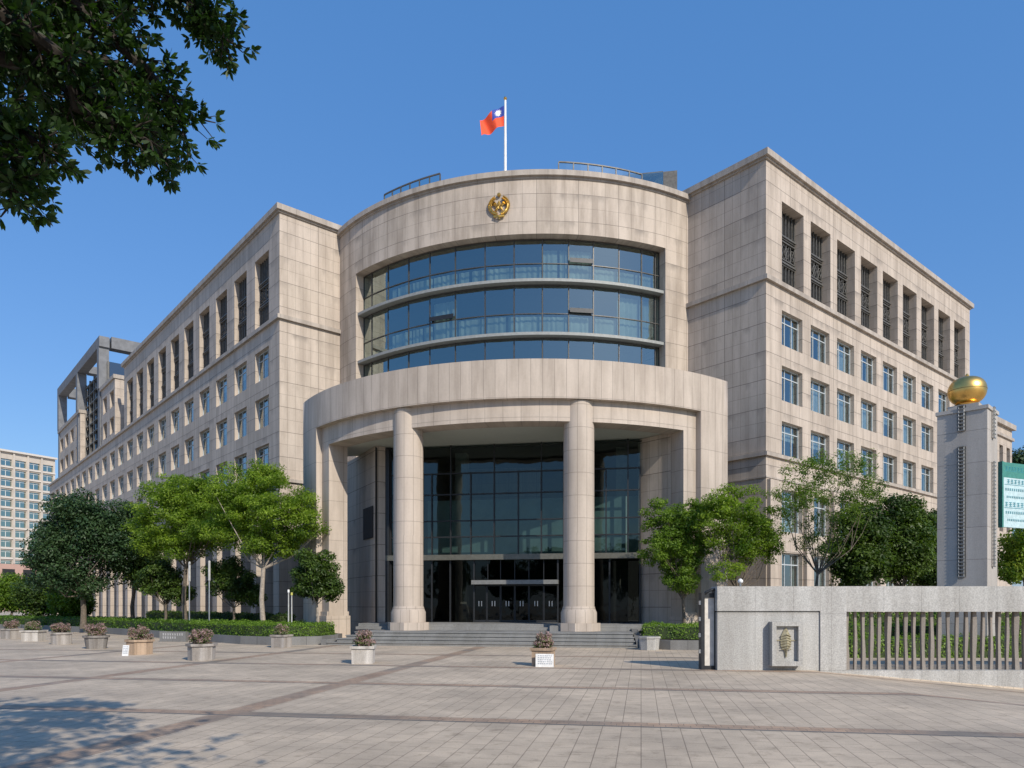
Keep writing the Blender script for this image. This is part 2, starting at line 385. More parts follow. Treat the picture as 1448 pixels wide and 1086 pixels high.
# left wing
b = MB(); hl = [h for h in holesL if h[2] < 23]; ht = [h for h in holesL if h[2] > 23]
# ground arcade of the left wing
arc = [(x+.2, x+3.6, -.2, 9.9, 1.5) for x in LB if x+3.6 < -.8]
b.wall(LE, 0, -.2, ZL, hl+arc); b.wall(LU, 0, ZL, ZT-.55, ht)
b.build('wing_wall', M_wing, bld, FL)
b = MB(); b.wall(0, 16, -.2, ZT-.55); b.build('wing_wall', M_wing, bld, FLs)
b = MB(); b.quad([(LU,20,ZT-.6),(LU,0,ZT-.6),(0,0,ZT-.6),(0,20,ZT-.6)], [(0,0),(0,1),(1,1),(1,0)])
b.quad([(LE,20,ZL-.02),(LE,0,ZL-.02),(LU,0,ZL-.02),(LU,20,ZL-.02)], [(0,0),(0,1),(1,1),(1,0)])
b.quad([(LU,20,ZL),(LU,0,ZL),(LU,0,ZT-.55),(LU,20,ZT-.55)], [(20,ZL),(0,ZL),(0,ZT),(20,ZT)])
b.quad([(LE,20,0),(LE,0,0),(LE,0,ZL),(LE,20,ZL)], [(20,0),(0,0),(0,ZL),(20,ZL)])
b.quad([(0,20,0),(LE,20,0),(LE,20,ZL),(0,20,ZL)], [(0,0),(100,0),(100,ZL),(0,ZL)])
b.build('wing_roof', M_wing, bld, FL)
b = MB()
for x in LB:
    if x+3.6 < -.8: b.box(x+.2, x+3.6, 1.48, 1.6, -.2, 9.9, faces='y')
b.build('arcade_glazing', glass('arcade_glass', (.05,.06,.06), .12), bld, FL)
b = MB(); b.box(LE, 0, 1.75, 1.9, -.2, 9.9, faces='y'); b.build('arcade_back_wall', M_dark, bld, FL)
# cornices and ledges: butt at the corners by letting the long front run over
def band(fr, x0, x1, z0, z1, out, name='cornice', mat=M_trim):
    b = MB(); b.box(x0, x1, -out, .05, z0, z1); return b.build(name, mat, bld, fr)
for fr, x0, x1, e in ((FR, 0, 37.6, 1), (FL, LU, 0, -1)):
    band(fr, x0-(.12 if e == 1 else .12), x1+.12, ZT-.55, ZT-.42, .12)
    band(fr, x0-.30, x1+.30, ZT-.418, ZT, .30)
band(FRs, -16, -.052, ZT-.418, ZT-.002, .30); band(FRs, -16, -.052, ZT-.55, ZT-.42, .12)
band(FLs, .052, 16, ZT-.418, ZT-.002, .30); band(FLs, .052, 16, ZT-.55, ZT-.42, .12)
band(FR, -.22, 37.8, ZL+.02, ZL+.32, .22, 'ledge'); band(FRs, -16, -.052, ZL+.022, ZL+.318, .22, 'ledge')
band(FL, LE-.2, .22, ZL+.02, ZL+.32, .22, 'ledge'); band(FLs, .052, 16, ZL+.022, ZL+.318, .22, 'ledge')
band(FR, -.18, 37.7, ZL2, ZL2+.25, .18, 'ledge'); band(FRs, -16, -.052, ZL2+.002, ZL2+.248, .18, 'ledge')
band(FL, LE, .18, ZL2-.6, ZL2-.35, .18, 'ledge'); band(FLs, .052, 16, ZL2-.598, ZL2-.352, .18, 'ledge')
band(FR, -.06, 37.7, 10.32, 10.42, .06, 'ledge'); band(FRs, -16, -.052, 10.322, 10.418, .06, 'ledge')
# right wing lower pilasters
for x in [0]+[q-1.18 for q in RB[1:]]+[36.4]:
    b = MB(); b.box(x+.1, x+1.1, -.28, .02, -.2, 10.2); b.build('pilaster', M_wing, bld, FR)

# windows : frame > pane, curtain
def win_protos():
    out = []
    for v in range(3):
        W, Hh = 2.75, 2.33
        f = MB(); t_ = .07
        f.box(0, W, .30, .40, 0, t_); f.box(0, W, .30, .40, Hh-t_, Hh); f.box(0, t_, .30, .40, t_, Hh-t_); f.box(W-t_, W, .30, .40, t_, Hh-t_)
        zt = Hh-.62; f.box(t_, W-t_, .31, .39, zt-.03, zt+.03)
        for mx in (W*.33, W*.66): f.box(mx-.03, mx+.03, .312, .388, t_, Hh-t_)
        fm = f.mesh('window_frame_mesh', M_blu)
        g = MB(); g.box(t_, W-t_, .355, .36, t_, Hh-t_, faces='y'); gm = g.mesh('pane_mesh', G_win)
        c = MB(); wd = (.75, .0, 1.6)[v]; n = 16
        cur = []
        for side in (0, 1):
            ww = wd if side == 0 else wd*.7
            if ww < .1: continue
            for i in range(n):
                a = t_+ww*i/n if side == 0 else W-t_-ww+ww*i/n; e = a+ww/n
                y0 = .62+.05*math.sin(i*1.9); y1 = .62+.05*math.sin((i+1)*1.9)
                c.quad([(a,y0,.05),(e,y1,.05),(e,y1,Hh-.05),(a,y0,Hh-.05)], [(a,0),(e,0),(e,Hh),(a,Hh)])
        if v == 1: c.box(t_, W-t_, .58, .585, Hh*.55, Hh-.05, faces='y')
        cm = c.mesh('curtain_mesh', M_curt)
        r = MB(); r.box(-.0, W, 1.6, 1.61, 0, Hh, faces='y'); r.box(-.0, W, .43, 1.6, 0, Hh, faces='')
        out.append((fm, gm, cm))
    return out
WP = win_protos()
def put_window(fr, x, z, sc=1, scz=1, k=0, wname='window'):
    fm, gm, cm = WP[k % 3]
    m = fr @ Matrix.Translation((x, 0, z)) @ Matrix.Diagonal((sc, 1, scz, 1))
    o = link(wname, fm, bld, m); link('pane', gm, o); link('curtain', cm, o); return o
rnd = random.Random(3)
for fr, lst in ((FR, winsR), (FL, winsL)):
    for x, w_, a, bb in lst: put_window(fr, x, a, w_/2.75, (bb-a)/2.33, rnd.choice((0, 0, 1, 2)))
b = MB()
for x, w_, a, bb in winsX:
    b.box(x, x+w_, .30, .34, a, a+.07, mi=0); b.box(x+.9, x+.97, .30, .34, a+.07, bb, mi=0); b.box(x, x+w_, .36, .37, a, bb, mi=1, faces='y')
tag(b.build('windows', [M_blu, G_win], bld, FL), kind='stuff')
# unlit rooms behind the windows
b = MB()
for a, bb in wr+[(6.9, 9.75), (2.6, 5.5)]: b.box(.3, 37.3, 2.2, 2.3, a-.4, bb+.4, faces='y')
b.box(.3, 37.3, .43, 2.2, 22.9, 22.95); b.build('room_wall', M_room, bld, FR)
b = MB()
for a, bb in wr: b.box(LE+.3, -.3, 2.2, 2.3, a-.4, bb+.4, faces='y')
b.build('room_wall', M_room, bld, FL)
# metal grilles in the tall top openings
def grille_proto():
    f = MB(); W, Hh = 2.9, 5.45
    for x in (.0, W-.10): f.box(x, x+.10, .80, .90, 0, Hh)
    for k in range(1, 7):
        x = W*k/7; f.box(x-.045, x+.045, .80, .90, 0, 1.75); f.box(x-.045, x+.045, .80, .90, 3.75, Hh)
    for z in (1.75, 1.95, 2.12, 3.35, 3.55, 3.75): f.box(.1, W-.1, .74, .92, z-.04, z+.04)
    f.box(.1, W-.1, .66, .80, 1.80, 1.90); f.box(.1, W-.1, .66, .80, 3.60, 3.70)
    for k in range(1, 5):
        x = W*k/5; f.box(x-.035, x+.035, .82, .88, 2.15, 3.32)
    for k in range(4):                    # scrolls of the middle band
        cx = W*(k+.5)/4
        pts = [(cx+.26*math.cos(a), .84, 2.73+.36*math.sin(a)) for a in np.linspace(0, 2*math.pi, 13)]
        f.tube(pts, .03, 4, caps=False)
        f.tube([(cx-.3, .84, 2.25), (cx+.3, .84, 3.25)], .03, 4); f.tube([(cx+.3, .84, 2.25), (cx-.3, .84, 3.25)], .03, 4)
    gm = f.mesh('grille_mesh', M_gril)
    g = MB(); g.box(0, W, .94, .95, 0, Hh, faces='y'); return gm, g.mesh('grille_pane_mesh', glass('grille_glass', (.05,.055,.06), .12))
gm, gg = grille_proto()
for fr, lst in ((FR, tallR), (FL, tallL)):
    for x in lst:
        o = link('window_grille', gm, bld, fr @ Matrix.Translation((x, -.18 if fr is FR else -.38, 23.62)) @ Matrix.Diagonal((1 if fr is FR else 2.8/2.9, 1, 1, 1))); link('pane', gg, o)
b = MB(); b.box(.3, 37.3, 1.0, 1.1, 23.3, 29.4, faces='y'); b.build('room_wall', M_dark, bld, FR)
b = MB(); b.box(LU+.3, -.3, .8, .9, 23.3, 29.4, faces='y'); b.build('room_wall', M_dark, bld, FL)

# the set-back blocks and open concrete frame on the far roof of the left wing
def block(x0, x1, zt, cols, dp=16):
    b = MB(); w0 = (x1-x0)/cols; hs = []
    for c in range(cols):
        for z in (24.2, 27.6):
            hs.append((x0+w0*(c+.28), x0+w0*(c+.85), z, z+2.1, .7))
    b.wall(x0, x1, ZL+.3, zt, hs); b.box(x0, x1, 0, dp, ZL+.3, zt, faces='xXYZ')
    b.build('roof_block', M_wing, bld, FL)
    b = MB(); b.box(x0-.15, x1+.15, -.2, .02, zt-.002, zt+.5); b.box(x1+.002, x1+.15, .022, dp, zt-.002, zt+.5); b.build('cornice', M_trim, bld, FL)
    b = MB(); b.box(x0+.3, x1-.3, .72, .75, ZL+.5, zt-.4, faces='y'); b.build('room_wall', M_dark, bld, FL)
block(-59.6, -51.8, 31.0, 2); block(-92.1, -74.1, 31.0, 4)
b = MB(); b.box(-74.1, -59.6, 1.0, 14, ZL+.3, 35.3); b.build('stair_tower', glass('dark_tower_glass', (.04,.045,.05), .18), bld, FL)
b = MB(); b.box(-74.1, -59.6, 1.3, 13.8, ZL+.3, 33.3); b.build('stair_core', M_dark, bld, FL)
b = MB()
for k in range(6): x = -74.1+14.5*k/5; b.box(x-.12, x+.12, .7, .95, ZL+.3, 35.3)
for k in range(8): z = ZL+1+k*1.5; b.box(-74.1, -59.6, .72, .93, z, z+.14)
b.build('tower_grid', M_gril, bld, FL)
b = MB()
for x in (-92.1, -76, -61.1):
    b.box(x, x+1.2, -.25, 1.0, 31.5, 37.2); b.box(x+.002, x+1.198, -.12, -.001, ZL+.32, 31.5)
b.box(-92.1, -59.6, -.25, 1.0, 37.2, 38.6)
for x in (-92.1, -61.1): b.box(x, x+1.5, 1.252, 16, 37.22, 38.78); b.box(x, x+1.5, 14.5, 16, 31, 37.22)
b.box(-76, -74.5, 1.252, 16, 37.4, 38.5); b.box(-92.1, -59.6, 16.002, 17.4, 37.2, 38.78)
b.build('concrete_frame', plain('grey_concrete', (.17,.175,.185), .8, var=.2, scale=1.5), bld, FL)
b = MB(); b.box(-58, -52, 2, 9, 31.0, 32.4); b.box(-73, -62, 3, 10, 35.3, 36.0); b.build('roof_plant', M_gril, bld, FL)

# ------- curved drum
def cmap(cx, cy, R):
    return lambda s, d, z: (cx+(R-d)*math.sin(s/R), cy-(R-d)*math.cos(s/R), z)
def circ_ang(cx, cy, R, px):              # angle on a circle (plaza frame) hit by a pixel column
    r = (px-724)/F; d = Vector((r, 1, 0)).normalized(); g = GF.to_3x3().inverted() @ d; g.normalize()
    q = Vector((-cx, -cy, 0)); bb = q.dot(g); cc = q.dot(q)-R*R; disc = bb*bb-cc
    tt = -bb-math.sqrt(max(0, disc)); p = g*tt
    return math.atan2(p.x-cx, cy-p.y)
DC = (-9.78, 68.04, 19.3); dm = cmap(*DC); RD = DC[2]
ZD = 31.25
a0, a1 = circ_ang(*DC, 503), circ_ang(*DC, 941)
zw = 27.05
b = MB(); b.wall(-.80*RD, .80*RD, 6, ZD-.5, [(a0*RD, a1*RD, 13.0, zw, .95)], seg=.5, mp=dm); b.build('drum_wall', M_drum, bld, GF, smooth=True, weld=True)
b = MB(); b.box(-.81*RD, .81*RD, -.06, .6, ZD-.5, ZD-.36, 60, dm); b.box(-.81*RD, .81*RD, -.26, .9, ZD-.358, ZD, 60, dm); b.build('cornice', M_trim, bld, GF)
b = MB(); n = 48; pts = [dm(-.80*RD+1.6*RD*i/n, .5, 0) for i in range(n+1)]
b.prism([(p[0], p[1]) for p in pts]+[(pts[-1][0], 72), (pts[0][0], 72)], ZD-.9, ZD-.45); b.build('drum_roof', M_trim, bld, GF)
RG = RD-.72; gmap = cmap(DC[0], DC[1], RG)
mul = [circ_ang(DC[0], DC[1], RG, p) for p in (510,526,549,578,608,644,686,727,767,804,839,875,907,926)]
mul = [a0*1.0]+mul[0:]+[a1]
zf = [(24.13, 27.03), (20.50, 23.90), (16.88, 20.27), (13.1, 16.65)]
b = MB()
for lo, hi in zf:
    zt = lo+(hi-lo)*.42
    for m0 in mul: b.box(m0*RG-.03, m0*RG+.03, -.05, .06, lo, hi, 1, gmap)
    for z in (lo, zt, hi-.06): b.box(a0*RG, a1*RG, -.05, .05, z-.025, z+.025, 40, gmap)
b.build('curtain_wall_frame', M_mul, bld, GF)
fo = bld
rp = random.Random(5)
for j, (lo, hi) in enumerate(zf[:3]):
    for i, (m0, m1) in enumerate(zip(mul, mul[1:])):
        if m1-m0 < .002: continue
        tl = rp.uniform(-.012, .012)
        b = MB(); b.quad([(m0*RG+.045, tl, lo), (m1*RG-.045, -tl, lo), (m1*RG-.045, -tl, hi), (m0*RG+.045, tl, hi)], [(0,0),(1,0),(1,1),(0,1)], 0, gmap)
        o = b.build('window_pane', G_drum, bld, GF)
b = MB(); b.box(a0*RG, a1*RG, .01, .02, zf[3][0], zf[3][1], 20, gmap, faces='y'); b.build('window_pane', G_drum, bld, GF)
# opened hopper sashes
for ang_i, j in ((10, 0), (10, 1), (5, 1)):
    m0, m1 = mul[ang_i], mul[ang_i+1]; lo, hi = zf[j]; zt = lo+(hi-lo)*.42
    b = MB(); b.box(m0*RG+.06, m1*RG-.06, -.24, -.20, zt+.06, zt+.36, 1, gmap); b.build('open_sash', M_dfr, bld, GF)
# blinds behind the lower lights, set per bay
for j, (lo, hi) in enumerate(zf[:3]):
    for i, (m0, m1) in enumerate(zip(mul, mul[1:])):
        if m1-m0 < .01: continue
        fr_ = rp.choice((.40, .42, .41, .86, .9)) if (j == 1 and i > 3) else (.41 if i > 2 else .2)
        if j == 0 and i in (9, 10): fr_ = .8
        b = MB(); nn = 10
        for k in range(nn):
            s0 = m0*RG+.06+(m1*RG-m0*RG-.12)*k/nn; s1 = m0*RG+.06+(m1*RG-m0*RG-.12)*(k+1)/nn
            y0 = .42+.05*math.sin(k*2.7+i*1.3+j); y1 = .42+.05*math.sin((k+1)*2.7+i*1.3+j)
            if (k*7+i*5+j*3) % 29 == 0: continue
            b.quad([(s0,y0,lo),(s1,y1,lo),(s1,y1,lo+(hi-lo)*fr_),(s0,y0,lo+(hi-lo)*fr_)], [(0,0),(1,0),(1,1),(0,1)], 0, gmap)
        b.build('blind', M_blind, bld, GF)
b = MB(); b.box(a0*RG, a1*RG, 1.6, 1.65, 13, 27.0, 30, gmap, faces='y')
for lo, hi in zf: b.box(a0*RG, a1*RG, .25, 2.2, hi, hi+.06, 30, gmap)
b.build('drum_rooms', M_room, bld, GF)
for z1 in (24.12, 20.49, 16.87):
    b = MB(); b.box(a0*RD+.01, a1*RD-.01, .16, .80, z1-.20, z1, 48, dm); b.build('ledge', plain('ledge_metal', (.27,.28,.27), .6, .1) if z1 > 24 else bpy.data.materials['ledge_metal'], bld, GF)
# roof railings and glass penthouse
def railing(aa, ab, rr, z0, z1, n, name='roof_railing'):
    mp = cmap(DC[0], DC[1], rr); f = MB()
    for i in range(n+1):
        s = (aa+(ab-aa)*i/n)*rr; f.box(s-.04, s+.04, 0, .08, z0, z1, 1, mp)
    f.box(aa*rr, ab*rr, -.01, .09, z1, z1+.08, n*2, mp)
    o = f.build(name, M_gril, bld, GF)
    g = MB(); g.box(aa*rr, ab*rr, .03, .05, z0, z1-.05, n*2, mp, faces='y'); g.build('pane', G_rail, o)
railing(circ_ang(DC[0], DC[1], RD-.9, 543), circ_ang(DC[0], DC[1], RD-.9, 622), RD-.9, ZD-.1, ZD+1.25, 6)
railing(circ_ang(DC[0], DC[1], RD-1.6, 790), circ_ang(DC[0], DC[1], RD-1.6, 908), RD-1.6, ZD-.1, ZD+1.6, 6)
b = MB(); b.box(-5.0, 1.6, 54.8, 60, ZD-.4, ZD+2.5); b.build('penthouse', G_rail, bld, GF)
b = MB(); b.box(1.602, 2.6, 54.7, 56, ZD-.4, ZD+2.45); b.box(-6.5, 1.6, 54.9, 60.2, ZD+2.502, ZD+2.62); b.build('penthouse_roof', M_gril, bld, GF)
for px, h in ((549, 1.9), (553, 2.6)):
    p = toG(at(px, 260, 57)); b = MB(); b.tube([(p.x, p.y, ZD-.4), (p.x, p.y, ZD+h)], [.05, .02], 6); b.build('antenna', M_white, bld, GF)
# gold emblem on the drum
def emblem():
    aE = circ_ang(*DC, 706); zc = 2+(855-289)/F*(at(706, 289, 49.4)).y; Rr = .84*.84
    mp = cmap(DC[0], DC[1], RD); s0 = aE*RD
    e = bpy.data.objects.new('emblem', None); COL.objects.link(e); e.parent = bld
    P = lambda x, d, z: mp(s0+x*1.04, -d, zc+z*.9)
    def leaf(bm, x, z, an, L, W, d):
        ca, sa = math.cos(an), math.sin(an); q = [(0, 0), (L*.45, W), (L, 0), (L*.45, -W)]
        pts = [(x+u*ca-v*sa, z+u*sa+v*ca) for u, v in q]; c = (x+L*.45*ca, z+L*.45*sa)
        for i in range(4):
            a_, b_ = pts[i], pts[(i+1) % 4]; bm.quad([P(a_[0], d, a_[1]), P(b_[0], d, b_[1]), P(c[0], d+.09, c[1])], [(0,0),(1,0),(1,1)])
    b = MB()
    for sgn in (-1, 1):
        pts = []
        for i in range(15):
            t_ = i/14; an = R_(-96+sgn*0) ; an = R_(-90)+sgn*R_(10+135*t_)
            pts.append((Rr*.84*math.cos(an), Rr*.92*math.sin(an)))
        b.tube([P(x, .1, z) for x, z in pts], [.10]*5+[.085]*5+[.05]*5, 6)
        for i, (x, z) in enumerate(pts):
            tn = math.atan2(z, x)+sgn*R_(90)
            for k in (-1, 1): leaf(b, x, z, tn+k*.75, .21, .07, .14)
    b.build('wreath', M_goldm, e, GF)
    b = MB()
    for i in range(5): leaf(b, 0, -.02, R_(90+72*i), .42, .12, .12)
    for sgn in (-1, 1):
        for i in range(5): leaf(b, sgn*.08, -.02+.03*i, math.pi/2-sgn*R_(35+14*i), .62-.03*i, .06, .08)
        leaf(b, sgn*.06, -.1, math.pi/2-sgn*R_(150), .42, .09, .1)
    b.build('bird', M_goldm, e, GF)
    b = MB(); b.lathe([(.02, -.14), (.10, -.09), (.14, 0), (.10, .09), (.02, .14)], 12); 
    p = P(0, .12, .80); b.build('finial', M_goldm, e, GF @ Matrix.Translation(p))
    b = MB(); b.tube([P(-.34, .12, -.80), P(0, .2, -.86), P(.34, .12, -.80)], .085, 6); b.tube([P(0, .12, -.8), P(0, .1, -1.02)], .09, 6); b.build('ribbon', M_goldm, e, GF)
emblem()

# ------- portico
PC = (-7.84, 52.59, 16.46); RP = PC[2]; pm = cmap(*PC)
ZP, ZPl, ZF = 14.34, 12.37, 11.30
pa, pb = -.865, .868
oa, ob = circ_ang(*PC, 447), circ_ang(*PC, 991)
ia, ib = circ_ang(PC[0], PC[1], RP-.36, 465), circ_ang(PC[0], PC[1], RP-.36, 966.5)
b = MB(); b.wall(pa*RP, pb*RP, 0, ZP, [(oa*RP, ob*RP, 0, ZPl, .36)], seg=.45, mp=pm)
b.box(pa*RP, pb*RP, 0, 1.6, -.1, ZP, 1, pm, faces='xX')
n = 60; b.box(pa*RP, pb*RP, 0.0, 1.2, ZP-.02, ZP, n, pm, faces='Z')
b.build('portico_frame', M_port, bld, GF, smooth=True, weld=True)
b = MB(); b.wall(oa*RP, ob*RP, 0, ZPl+.02, [(ia*RP, ib*RP, 0, ZF, 1.2)], seg=.45, mp=pm, y=.36)
b.build('portico_inner_wall', stone('frieze_stone', STONE, .95, 1.15, .012, None, streak=.4), bld, GF, smooth=True, weld=True)
for nm, x0, x1 in (('pier_base', ia*RP-1.15, ia*RP+.02), ('pier_base', ib*RP-.02, ib*RP+1.0)):
    b = MB(); b.box(x0, x1, .20, 1.75, .0, 1.35, 3, pm); b.box(x0+.06, x1-.06, .27, 1.68, 1.352, 1.6, 3, pm); b.build(nm, M_colm, bld, GF)
# portico roof + ceiling
b = MB(); pts = [pm(pa*RP+(pb-pa)*RP*i/n, 1.0, 0) for i in range(n+1)]
b.prism([(p[0], p[1]) for p in pts]+[(pts[-1][0], 56), (pts[0][0], 56)], ZP-1.2, ZP-.6); b.build('portico_roof', M_trim, bld, GF)
cm_ = [pm(pa*RP+(pb-pa)*RP*i/n, 1.45, 0) for i in range(n+1)]
b = MB(); b.quad([(p[0], p[1], ZF+.12) for p in cm_]+[(cm_[-1][0], 44.0, ZF+.12), (cm_[0][0], 44.0, ZF+.12)], [(0, 0)]*(len(cm_)+2)); b.build('portico_ceiling', M_ceil, bld, GF)
# columns
for px in (577.5, 818.5):
    r = .80; a_ = circ_ang(PC[0], PC[1], RP-.36-.55, px); c_ = cmap(*PC)(a_*RP, .91, 0)
    o = bpy.data.objects.new('column', None); COL.objects.link(o); o.parent = bld; o.matrix_local = GF @ Matrix.Translation((c_[0], c_[1], .64)) @ Matrix.Rotation(a_, 4, 'Z')
    b = MB(); b.lathe([(r, 1.25), (r*.995, 5), (r*.985, ZPl-.66)], 36); b.build('shaft', M_colm, o, smooth=True)
    b = MB(); b.lathe([(r*1.16, .42), (r*1.16, .95), (r*1.08, 1.1), (r*1.02, 1.27)], 36); b.build('base', M_colm, o, smooth=True)
    b = MB(); b.lathe([(1.12, -.1), (1.12, .42)], 8, rot=R_(22.5)); b.build('plinth', M_colm, o)
# side walls inside the portico, glass hall front
WG = 42.0
U0, U1 = gu(598, WG)-3.2, gu(905, WG)
lp = pm(ia*RP, 1.4, 0); rp_ = pm(ib*RP, 1.4, 0)
b = MB()
def vwall(b, p, q, z0, z1, t_=.3):
    d = (Vector(q[:2])-Vector(p[:2])); L = d.length; d.normalize(); nrm = Vector((-d.y, d.x))*t_
    P = [Vector(p[:2]), Vector(q[:2]), Vector(q[:2])+nrm, Vector(p[:2])+nrm]
    b.prism([(v.x, v.y) for v in P], z0, z1)
lq = (gu(531, 41.3), 41.3); lb_ = (gu(488, 46.2), 46.2)
vwall(b, lq, lb_, 0, ZF+.1, -.6); b.build('portico_side_wall', M_wing, bld, GF); b = MB(); rq = (U1-.1, WG+.3); r2 = pm(ib*RP+.08, 1.0, 0); vwall(b, (r2[0], r2[1]), rq, 0, ZF+.1, -.4)
b.build('portico_side_wall', M_wing, bld, GF)
b = MB(); dq = Vector((lb_[0]-lq[0], lb_[1]-lq[1])).normalized(); nq = Vector((-dq.y, -abs(dq.x))) if False else Vector((-dq.y, dq.x))
q0 = Vector(lq)+dq*.35+nq*.03; q1 = Vector(lq)+dq*2.2+nq*.03; vwall(b, q0, q1, 6.0, 7.9, .03); b.build('side_window', M_dark, bld, GF)
# glazing grid
us = [gu(p, WG) for p in (553, 578, 598, 611, 637.6, 666, 699, 733, 765.6, 797, 829, 857, 888)]+[U1]
zs = [4.95, 5.99, 6.94, 8.5, 9.74, 11.35]
hall = bpy.data.objects.new('glass_front', None); COL.objects.link(hall); hall.parent = bld
b = MB()
for u in us:
    b.box(u-.035, u+.035, WG-.10, WG+.08, 4.95, 9.78)
for z in zs[1:-1]: b.box(us[0], us[-1], WG-.072, WG+.05, z-.035, z+.035)
for u in us[::2]: b.box(u-.03, u+.03, WG-.07, WG+.05, 9.78, 11.4)
b.build('mullions', M_dfr, hall, GF)
b = MB(); b.box(us[0]-.5, U1+.05, WG-.32, WG+.1, 4.62, 4.93); b.build('header_beam', plain('bronze_beam', (.15,.145,.12), .4, .4), hall, GF)
for i, (u0, u1) in enumerate(zip(us, us[1:])):
    for j, (z0, z1) in enumerate(zip(zs, zs[1:])):
        tl = rp.uniform(-.006, .006); tz = rp.uniform(-.005, .005)
        b = MB(); b.quad([(u0, WG+tl, z0), (u1, WG-tl, z0), (u1, WG-tl+tz, z1), (u0, WG+tl+tz, z1)], [(0,0),(1,0),(1,1),(0,1)]); b.build('pane', G_port, hall, GF)
# ground-floor glazing and doors
dus = [gu(p, WG) for p in (670.6, 688.6, 708, 728, 748, 769, 789)]
gl_u = [us[0], gu(583, WG), gu(611, WG), gu(637, WG), dus[0]]; gr_u = [dus[-1], gu(829, WG), gu(862, WG), U1]
for u in gl_u+gr_u: b = MB(); b.box(u-.045, u+.045, WG-.08, WG+.08, .96, 4.62); b.build('glazing_post', M_dfr, hall, GF)
for px in (690, 708, 728, 748, 769): u = gu(px, WG); b = MB(); b.box(u-.02, u+.02, WG-.05, WG+.05, 3.46, 4.62); b.build('transom_bar', M_dfr, hall, GF)
for lst in (gl_u, gr_u):
    for u0, u1 in zip(lst, lst[1:]):
        b = MB(); b.box(u0+.045, u1-.045, WG, WG+.02, .96, 4.62, faces='y'); b.build('pane', G_door, hall, GF)
b = MB(); b.box(dus[0]+.045, dus[-1]-.045, WG, WG+.02, 3.46, 4.62, faces='y'); b.build('transom_pane', G_door, hall, GF)
b = MB(); b.box(dus[0]-.05, dus[-1]+.05, WG-.55, WG-.1, 3.18, 3.42); b.build('entrance_canopy', plain('canopy_metal', (.22,.22,.21), .5, .3), hall, GF)
for u0, u1 in zip(dus, dus[1:]):
    d = bpy.data.objects.new('door', None); COL.objects.link(d); d.parent = bld; d.matrix_local = GF @ Matrix.Translation((u0, WG, .96)); W = u1-u0
    b = MB(); b.box(.01, .05, -.03, .03, .02, 2.18); b.box(W-.05, W-.01, -.03, .03, .02, 2.18); b.box(.05, W-.05, -.03, .03, 2.12, 2.18); b.box(.05, W-.05, -.03, .03, .02, .14); b.build('door_frame', M_dfr, d)
    b = MB(); b.box(.05, W-.05, -.005, .005, .14, 2.12, faces='y'); b.build('door_glass', G_door, d)
    b = MB(); b.box(W*.5-.1, W*.5-.06, -.1, -.03, .95, 1.25); b.box(W*.5+.06, W*.5+.1, -.1, -.03, .95, 1.25); b.build('handle', M_steel, d)
# lobby behind the glass: floor, slabs, columns and back wall
b = MB(); b.box(-15.4, U1+1, WG+.1, WG+7, .9, .955, faces='Z'); b.box(-15.4, U1+1, WG+.15, WG+3, 4.65, 4.9); b.box(-15.4, U1+1, WG+7, WG+7.1, .9, ZF, faces='y')
b.box(-15.4, U1+1, WG+.12, WG+7, ZF-.05, ZF); b.box(-15.5, -15.4, WG-1, WG+7, .9, ZF, faces='X'); b.build('lobby', M_room, bld, GF)
for u in (gu(590, 44), gu(655, 44), gu(880, 44)):
    b = MB(); b.box(u-.35, u+.35, 43.4, 44.1, .96, ZF-.06); b.build('lobby_column', plain('lobby_stone', (.33,.31,.27), .5), bld, GF)
b = MB(); b.box(us[2], us[-1], WG+1.0, WG+1.05, 4.95, 8.3, faces='y'); b.build('lobby_blind', plain('lobby_blind_cloth', (.38,.47,.43), .9, var=.25, scale=.6), bld, GF)
b = MB(); b.box(-15.40, us[0]-.02, WG-.3, WG+.2, .9, ZF); b.build('dark_side_bay', M_dfr, bld, GF)
# small dome camera
b = MB(); p_ = (rp_[0]-.25, rp_[1]+.6, 9.3); b.lathe([(.05, -.2), (.14, -.12), (.16, 0), (.12, .08), (.05, .2)], 12); b.build('dome_camera', M_white, bld, GF @ Matrix.Translation(p_))
# steps
st = thing('entrance_steps', 'wide grey granite entrance steps rising to the portico columns', 'steps')
b = MB()
SL, SRt = gu(463, 34.0), gu(896, 34.0)+.10
for k in range(4):
    b.box(SL+.33*k, SRt-.05*k, 34.0+.38*k, 34.38+.38*k if k < 3 else 46, .16*k-.02 if k == 0 else .16*k, .16*(k+1)-.045)
    b.box(SL+.33*k-.03, SRt-.05*k+.03, 33.955+.38*k, 34.37+.38*k if k < 3 else 46, .16*(k+1)-.044, .16*(k+1))
b.box(SRt-.2, SRt+4.2, 38.45, 46, -.02, .638)
b.build('lower_flight', M_step, st, GF)
b = MB(); u0, u1 = gu(592, 38), gu(905, 38)+1.2
for k in range(2): b.box(gu(500, 38), u1, 38.3+.4*k, 38.7+.4*k if k == 0 else 49, .642+.16*k, .64+.16*(k+1))
b.build('upper_flight', M_step, st, GF)
b = MB()
q = [(SL-.35, 34.0), (SL-.02, 34.0), (SL+1.2, 37.4), (SL+.9, 37.4)]; b.prism(q, -.02, .30)
b.build('cheek_wall', M_kerb, st, GF); b = MB()
xa, xb = SRt+.02, SRt+.34; za = [.30, .78]; ya = [34.02, 38.44]     # raking stone coping beside the right hand hedge
b.quad([(xa,ya[0],-.02),(xb,ya[0],-.02),(xb,ya[0],za[0]),(xa,ya[0],za[0])], [(0,0),(.3,0),(.3,.3),(0,.3)])
b.quad([(xa,ya[0],za[0]),(xb,ya[0],za[0]),(xb-.3,ya[1],za[1]),(xa-.3,ya[1],za[1])], [(0,0),(.3,0),(.3,4),(0,4)])
